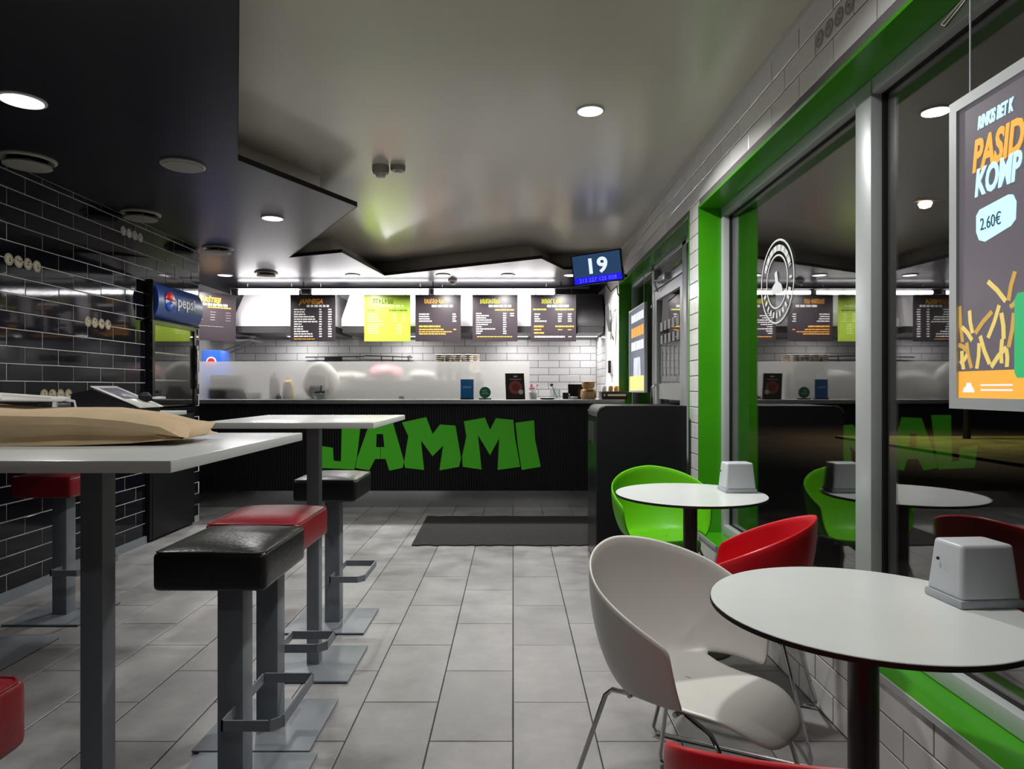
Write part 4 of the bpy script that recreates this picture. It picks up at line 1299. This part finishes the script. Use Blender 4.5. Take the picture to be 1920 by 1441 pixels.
# ================================================================== SHELL CHAIRS
def shell_chair(cx, cy, rot, m, label):
    """tub chair facing local +X"""
    t = thing('shell_chair', label, 'chair', (cx, cy, 0), math.radians(rot), 'moulded shell chairs')
    bm = bmesh.new()
    NT = 28
    TH = math.radians(112)
    JOIN = math.radians(64)
    NV = 7

    def rim(th):
        f = abs(th) / TH
        return 0.80 - 0.175 * (f ** 1.7) - 0.012 * f

    def zseat(px, py):
        return 0.432 + 0.05 * max(0, abs(py) / 0.22) ** 2.2 * 0.35 - 0.012 * math.cos(min(1, abs(px) / 0.2) * PI / 2) - (0.062 * max(0, (px - 0.15) / 0.14) ** 2)

    def lower(th):           # plan of the seat edge where the back springs up
        return Vector((-0.172 * math.cos(th), 0.205 * math.sin(th)))

    def upper(th):
        s = 1 - 0.10 * max(0, (abs(th) - 1.2)) ** 1.0
        return Vector((-0.275 * math.cos(th) - 0.005, 0.282 * math.sin(th) * s))

    cols = []
    for i in range(NT + 1):
        th = -TH + 2 * TH * i / NT
        lo, up = lower(th), upper(th)
        over = max(0, abs(th) - JOIN) / (TH - JOIN)
        t0 = 0.0 if over <= 0 else 0.05 + 0.10 * over
        col = []
        for j in range(NV + 1):
            tt = t0 + (1 - t0) * j / NV
            fr = 1 - (1 - tt) ** 2.1
            p = lo + (up - lo) * fr
            zs = zseat(lo.x, lo.y)
            z = zs + (rim(th) - zs) * (tt ** 1.25)
            # the arm end leans: lower edge reaches further forward
            lean = over ** 2 * 0.05 * (1 - tt)
            col.append(bm.verts.new((p.x + lean, p.y, z)))
        cols.append((th, over, col))
    for a, b in zip(cols[:-1], cols[1:]):
        for j in range(NV):
            bm.faces.new((a[2][j], b[2][j], b[2][j + 1], a[2][j + 1]))
    # seat pan as a polar grid
    NR = 5
    outline = []
    for i in range(NT + 1):
        th = -TH + 2 * TH * i / NT
        if abs(th) <= JOIN + 1e-6:
            outline.append(('b', i, lower(th)))
    # front part of the outline, from the right join to the left join round the front
    thj = max(c[0] for c in cols if c[1] <= 0)
    e0 = lower(thj)
    front = []
    for k in range(1, 20):
        s = k / 20
        a = s * PI
        yy = e0.y * math.cos(a)
        # superellipse nose
        px = e0.x + (0.292 - e0.x) * (abs(math.sin(a)) ** 0.62)
        wid = e0.y * (1 if px < 0.10 else 1) * (abs(math.cos(a)) ** 0.62) * (1 if math.cos(a) > 0 else -1)
        front.append(Vector((px, wid * (1 + 0.10 * math.sin(a)))))
    ring = [(cols[i][2][0], v) for (_, i, v) in outline]
    for v in front:
        ring.append((bm.verts.new((v.x, v.y, zseat(v.x, v.y))), v))
    cen = Vector((0.04, 0))
    rings = [ring]
    for r in range(NR - 1, 0, -1):
        cur = []
        for (_, v) in ring:
            p = cen + (v - cen) * (r / NR)
            cur.append((bm.verts.new((p.x, p.y, zseat(p.x, p.y))), v))
        rings.append(cur)
    n = len(ring)
    for A, B in zip(rings[:-1], rings[1:]):
        for k in range(n):
            k2 = (k + 1) % n
            bm.faces.new((A[k][0], A[k2][0], B[k2][0], B[k][0]))
    cv = bm.verts.new((cen.x, cen.y, zseat(cen.x, cen.y)))
    last = rings[-1]
    for k in range(n):
        bm.faces.new((last[k][0], last[(k + 1) % n][0], cv))
    bmesh.ops.recalc_face_normals(bm, faces=bm.faces)
    sh = MB().bm(bm, True).build('shell', m, t, sub=1, solid=0.011)
    # thickness first, then smoothing
    bx('drain_slot', M_vent if m is M_wplas else M_dark, t, -0.055, -0.020, 0.03, 0.036, 0.4235, 0.4265)
    for s in (-1, 1):
        y0, y1 = s * 0.155, s * 0.235
        MB().tube([(0.05, y0 * 0.8, 0.408), (0.16, y0, 0.395), (0.185, y0 * 1.03, 0.37), (0.255, y1, 0.03), (0.245, y1, 0.010), (0.20, y1, 0.008),
                   (-0.22, y1, 0.008), (-0.265, y1, 0.012), (-0.27, y1, 0.035), (-0.175, y0 * 1.03, 0.385), (-0.155, y0, 0.405), (-0.05, y0 * 0.8, 0.408)],
                  0.0072, 8).build('sled_leg', M_chrome, t)
    MB().tube([(0.05, -0.15, 0.404), (0.05, 0.15, 0.404)], 0.0072, 8).build('cross_bar', M_chrome, t)
    MB().tube([(-0.10, -0.15, 0.404), (-0.10, 0.15, 0.404)], 0.0072, 8).build('cross_bar', M_chrome, t)
    return t


shell_chair(0.50, 1.90, -48, M_wplas, 'white moulded shell chair on chrome legs in the right foreground')
shell_chair(0.843, 2.55, 154, M_redp, 'red moulded shell chair by the window behind the foreground round table')
shell_chair(0.835, 3.77, -86, M_greenp, 'lime green moulded shell chair at the farther round table')
shell_chair(0.525, 1.085, 79, M_redp, 'red shell chair whose back rim crosses the bottom right corner')

# ================================================================== BIN CABINET, MAT
t = thing('waste_cabinet', 'tall black waste cabinet with rounded top and side slot by the entrance', 'waste cabinet', (0.563, 4.50, 0))
MB().prism([(0.0, 0.05), (0.597, 0.05), (0.597, 1.140), (0.05, 1.140), (0.018, 1.125), (0.0, 1.09)], (0, 0, 0), X, Z, Y, 0.54).build('body', M_black, t)
MB().tube([(0.0, -0.003, 1.09), (0.018, -0.003, 1.125), (0.05, -0.003, 1.140)], 0.006, 6).build('edge_trim', M_chrome, t)
MB().tube([(0.0, 0.543, 1.09), (0.018, 0.543, 1.125), (0.05, 0.543, 1.140)], 0.006, 6).build('edge_trim', M_chrome, t)
fp = bx('front_panel', mat('black satin sheet', (0.03, 0.03, 0.032), 0.25, metal=0.5), t, -0.006, 0.0, 0.02, 0.52, 0.08, 1.07)
bx('waste_flap', M_dark, fp, -0.010, -0.004, 0.10, 0.44, 0.88, 1.02)
bx('flap_plate', M_chrome, fp, -0.014, -0.004, 0.20, 0.36, 0.86, 0.89)
for x in (0.03, 0.54):
    for y in (0.03, 0.48):
        bx('foot', M_chrome, t, x, x + 0.03, y, y + 0.03, 0.0, 0.05)

mm = MB()
rnd = random.Random(2)
nx = 40
top = [(-0.84 + (1.10 + 0.84) * k / nx, 6.58 + rnd.uniform(-0.012, 0.012)) for k in range(nx + 1)]
bot = [(-0.81 + (1.10 + 0.81) * k / nx, 5.37 + rnd.uniform(-0.014, 0.014)) for k in range(nx + 1)]
mm.prism(bot + top[::-1], (0, 0, 0.0005), X, Y, Z, 0.010)
tag(mm.build('floor_mat', M_mat), 'dark brown rectangular mat on the floor before the counter', 'mat')

# ================================================================== LIGHT BOXES IN THE WINDOWS
def light_box(name, label, y_far, y_near, z0, z1, x, strength, hang=True):
    """portrait poster box facing -X; its reading direction runs from y_far to y_near"""
    t = thing(name, label, 'light box', (x, y_far, z0))
    wd, ht = y_far - y_near, z1 - z0
    fr = MB()
    b = 0.028 if hang else 0.02
    fr.box(-0.012, 0.0, -wd, 0, 0, b)
    fr.box(-0.012, 0.0, -wd, 0, ht - b, ht)
    fr.box(-0.012, 0.0, -b, 0, b, ht - b)
    fr.box(-0.012, 0.0, -wd, -wd + b, b, ht - b)
    fr.box(0.0, 0.018, -wd, 0, 0, ht)
    fr.build('frame', M_alu, t)
    return t, wd, ht, b


def em(name, c, s=1.0):
    return mat(name, (c[0] * 0.5, c[1] * 0.5, c[2] * 0.5), 0.3, emit=c, estr=s)


E_bg = em('poster mauve', (0.095, 0.083, 0.098))
E_bl = em('poster pale blue', (0.50, 0.83, 1.0))
E_or = em('poster orange', (0.78, 0.36, 0.05))
E_fr = em('poster fries', (0.62, 0.47, 0.13))
E_fr2 = em('poster fries shade', (0.46, 0.28, 0.06))
E_gn = em('poster green', (0.03, 0.36, 0.13))
E_tx = em('poster dark text', (0.02, 0.05, 0.07))
E_pk = em('poster pale', (0.75, 0.72, 0.9))
lb, wd, ht, b = light_box('poster_light_box', 'hanging illuminated poster with orange lettering, fries and a price in the window', 1.758, 1.17, 1.207, 1.997, 1.150, 1.0)
nb = -Y
bx('screen', E_bg, lb, -0.004, 0.0, -wd + b, -b, b, ht - b)
bx('orange_band', E_or, lb, -0.0055, -0.004, -wd + b, -b, b, 0.095)
text_ob('headline', 'RINKIS BET K', E_bl, lb, (-0.0052, -0.098, 0.689), nb, Z, 0.043, 0.0014, 0.25, 0.0008, sx=0.46)
text_ob('headline', 'PASID', E_or, lb, (-0.0052, -0.078, 0.590), nb, Z, 0.106, 0.0035, 0.22, 0.0008, sx=0.60)
text_ob('headline', 'KOMP', E_bl, lb, (-0.0062, -0.088, 0.527), nb, Z, 0.090, 0.0030, 0.20, 0.0008, sx=0.60)
tagp = [(0.0, 0.03), (0.01, 0.008), (0.03, 0.0), (0.115, 0.018), (0.130, 0.03), (0.132, 0.07), (0.122, 0.088), (0.108, 0.092), (0.012, 0.082), (0.0, 0.07)]
MB().prism(tagp, (-0.004, -0.093, 0.408), nb, Z, -X, 0.0015).build('price_tag', E_bl, lb)
text_ob('price', '2.60€', E_tx, lb, (-0.0062, -0.108, 0.438), nb, Z, 0.042, 0.0, 0.0, 0.0006, sx=0.72)
rnd = random.Random(11)
FR = [(0.0162, 0.262, 0.0275, 0.17), (0.0253, 0.208, 0.0629, 0.1721), (0.0542, 0.247, 0.065, 0.1896), (0.0757, 0.1888, 0.1333, 0.2351), (0.1193, 0.1738, 0.1568, 0.2478),
      (0.1193, 0.3095, 0.1777, 0.2548), (0.2072, 0.3186, 0.187, 0.255), (0.1644, 0.2288, 0.172, 0.1671), (0.1663, 0.1675, 0.1644, 0.1107), (0.2035, 0.2244, 0.187, 0.1468),
      (0.0926, 0.1801, 0.1253, 0.1107), (0.1313, 0.1034, 0.1796, 0.1473), (0.0432, 0.1675, 0.0607, 0.1027), (0.0884, 0.163, 0.08, 0.1006), (0.0253, 0.1475, 0.032, 0.1005),
      (0.0139, 0.1634, 0.0454, 0.1464), (0.0185, 0.116, 0.0454, 0.1375), (0.1796, 0.1445, 0.1814, 0.1018), (0.1926, 0.2393, 0.2143, 0.2555)]
for q, (ua, za, ub, zb) in enumerate(FR):
    p0, p1 = Vector((ua + 0.014, za)), Vector((ub + 0.014, zb))
    d = (p1 - p0).normalized()
    nn = Vector((-d.y, d.x)) * 0.0055
    mid = (p0 + p1) / 2 + nn * (0.5 if q % 2 else -0.5)
    pts = [p0 - nn, mid - nn, p1 - nn, p1 + nn, mid + nn, p0 + nn]
    MB().prism([(p.x, p.y) for p in pts], (-0.004, 0, 0), nb, Z, -X, 0.001 + 0.0003 * (q % 4)).build('french_fry', E_fr if q % 3 else E_fr2, lb)
can = [(0.222, 0.088), (0.230, 0.076), (0.308, 0.076), (0.316, 0.088), (0.316, 0.254), (0.308, 0.268), (0.232, 0.268), (0.222, 0.254)]
MB().prism(can, (-0.004, 0, 0), nb, Z, -X, 0.003).build('drink_can', E_gn, lb)
MB().prism([(0.044, 0.042), (0.088, 0.042), (0.082, 0.054), (0.078, 0.056), (0.074, 0.066), (0.060, 0.066), (0.056, 0.056), (0.050, 0.054)], (-0.0055, 0.0, 0), nb, Z, -X, 0.001).build('logo_print', E_pk, lb)
g = MB()
for z in (0.046, 0.058):
    g.prism([(0.110, z), (0.215, z), (0.215, z + 0.004), (0.110, z + 0.004)], (-0.0055, 0, 0), nb, Z, -X, 0.001)
g.build('small_print', E_pk, lb)
MB().tube([(0.006, -0.055, ht - 0.005), (0.006, -0.055, ZW - 1.207 - 0.012)], 0.0022, 6).build('hanging_wire', M_alu, lb)
MB().tube([(0.006, -wd + 0.055, ht - 0.005), (0.006, -wd + 0.055, ZW - 1.207 - 0.012)], 0.0022, 6).build('hanging_wire', M_alu, lb)

lb2, wd2, ht2, b2 = light_box('poster_light_box', 'narrow illuminated poster with orange and white bands beside the entrance door', 7.43, 6.56, 1.215, 2.10, 1.290, 1.0, False)
E_sl = em('poster slate', (0.10, 0.11, 0.15))
E_yl = em('poster yellow', (0.85, 0.62, 0.20))
E_wt = em('poster white', (0.80, 0.88, 1.0))
bx('screen', E_sl, lb2, -0.004, 0.0, -wd2 + b2, -b2, b2, ht2 - b2)
for z0, z1, m_, nm in ((0.02, 0.17, E_yl, 'yellow_band'), (0.58, 0.68, E_or, 'orange_lettering'), (0.74, 0.82, E_wt, 'white_lettering'), (0.44, 0.53, E_wt, 'price_band')):
    g = MB()
    if nm == 'yellow_band':
        g.box(-0.0055, -0.004, -wd2 + b2, -b2, z0, z1)
    else:
        for k in range(5):
            g.box(-0.0055, -0.004, -0.12 - k * 0.14 - 0.11, -0.12 - k * 0.14, z0, z1)
    g.build(nm, m_, lb2)
g = MB()
for k in range(6):
    g.prism([(0.25 + 0.07 * k, 0.17), (0.28 + 0.07 * k, 0.17), (0.30 + 0.06 * k, 0.36), (0.27 + 0.06 * k, 0.36)], (-0.004, 0, 0), nb, Z, -X, 0.0012)
g.build('drink_print', E_wt, lb2)
MB().tube([(0.006, -0.1, ht2 - 0.004), (0.006, -0.1, ZW - 1.215 - 0.012)], 0.003, 6).build('hanging_wire', M_alu, lb2)
MB().tube([(0.006, -wd2 + 0.1, ht2 - 0.004), (0.006, -wd2 + 0.1, ZW - 1.215 - 0.012)], 0.003, 6).build('hanging_wire', M_alu, lb2)

# round vinyl emblem on the far window pane
t = thing('window_sticker', 'round white ring-shaped vinyl emblem stuck on the window pane', 'sticker', (1.3825, 3.53, 1.815))
Mx = Matrix((-Y, Z, -X)).transposed()
R_ = 0.222
for (r0, r1) in ((0.95, 1.0), (0.60, 0.645)):
    g = MB()
    rv = [Mx @ Vector((R_ * r * math.cos(2 * PI * k / 48), R_ * r * math.sin(2 * PI * k / 48), 0.0005)) for r in (r0, r1) for k in range(48)]
    g.add(rv, [(k, (k + 1) % 48, 48 + (k + 1) % 48, 48 + k) for k in range(48)]).build('ring', M_decal, t, solid=0.001)
g = MB()
for k in range(26):
    a = math.radians(20 + k * 5.6) if k < 25 else 0
    for q in (0, 1):
        rr = R_ * (0.72 + 0.0 * q)
        d = Vector((math.cos(a), math.sin(a)))
        e = Vector((-d.y, d.x))
        w_ = 0.004 + 0.003 * (k % 3)
        p = d * rr
        s = d * 0.032
        if q == 0:
            g.prism([tuple(p - e * w_), tuple(p + e * w_), tuple(p + s + e * w_), tuple(p + s - e * w_)], (0, 0, 0), -Y, Z, -X, 0.001)
g.build('arc_lettering', M_decal, t)
g = MB()
for a in range(200, 341, 14):
    d = Vector((math.cos(math.radians(a)), math.sin(math.radians(a))))
    e = Vector((-d.y, d.x)) * 0.009
    p = d * R_ * 0.72
    s = d * 0.03
    g.prism([tuple(p - e), tuple(p + e), tuple(p + s + e), tuple(p + s - e)], (0, 0, 0), -Y, Z, -X, 0.001)
g.build('lower_lettering', M_decal, t)
g = MB()
g.prism([(-0.07, -0.06), (0.08, -0.06), (0.06, -0.02), (0.02, 0.0), (0.0, 0.06), (-0.03, 0.05), (-0.02, 0.0), (-0.06, -0.02)], (0, 0, 0), -Y, Z, -X, 0.001)
g.build('centre_figure', M_decal, t)

# loose cable at the window head
t = MB().tube([(1.30, 1.96, ZW - 0.012), (1.27, 1.90, ZW - 0.05), (1.25, 1.86, ZW - 0.10), (1.22, 1.90, ZW - 0.15), (1.24, 1.95, ZW - 0.12), (1.28, 1.88, ZW - 0.06), (1.29, 1.80, ZW - 0.05), (1.30, 1.74, ZW - 0.012)], 0.0035, 6)
tag(t.build('loose_cable', M_vent), 'loose grey cable loop hanging under the green window head', 'cable')

# small joined print that cannot be picked apart stays one part
for o in bpy.data.objects:
    if o.type == 'MESH' and o.parent and o.name.split('.')[0] in ('price_list', 'title', 'subtitle', 'small_digits', 'arc_lettering', 'lower_lettering', 'vinyl_lettering',
                                                                'lettering', 'small_print', 'print_dots', 'orange_lettering', 'white_lettering', 'price_band', 'drink_print', 'emblem_figure', 'ribbed_front', 'gasket'):
        o['kind'] = 'stuff'
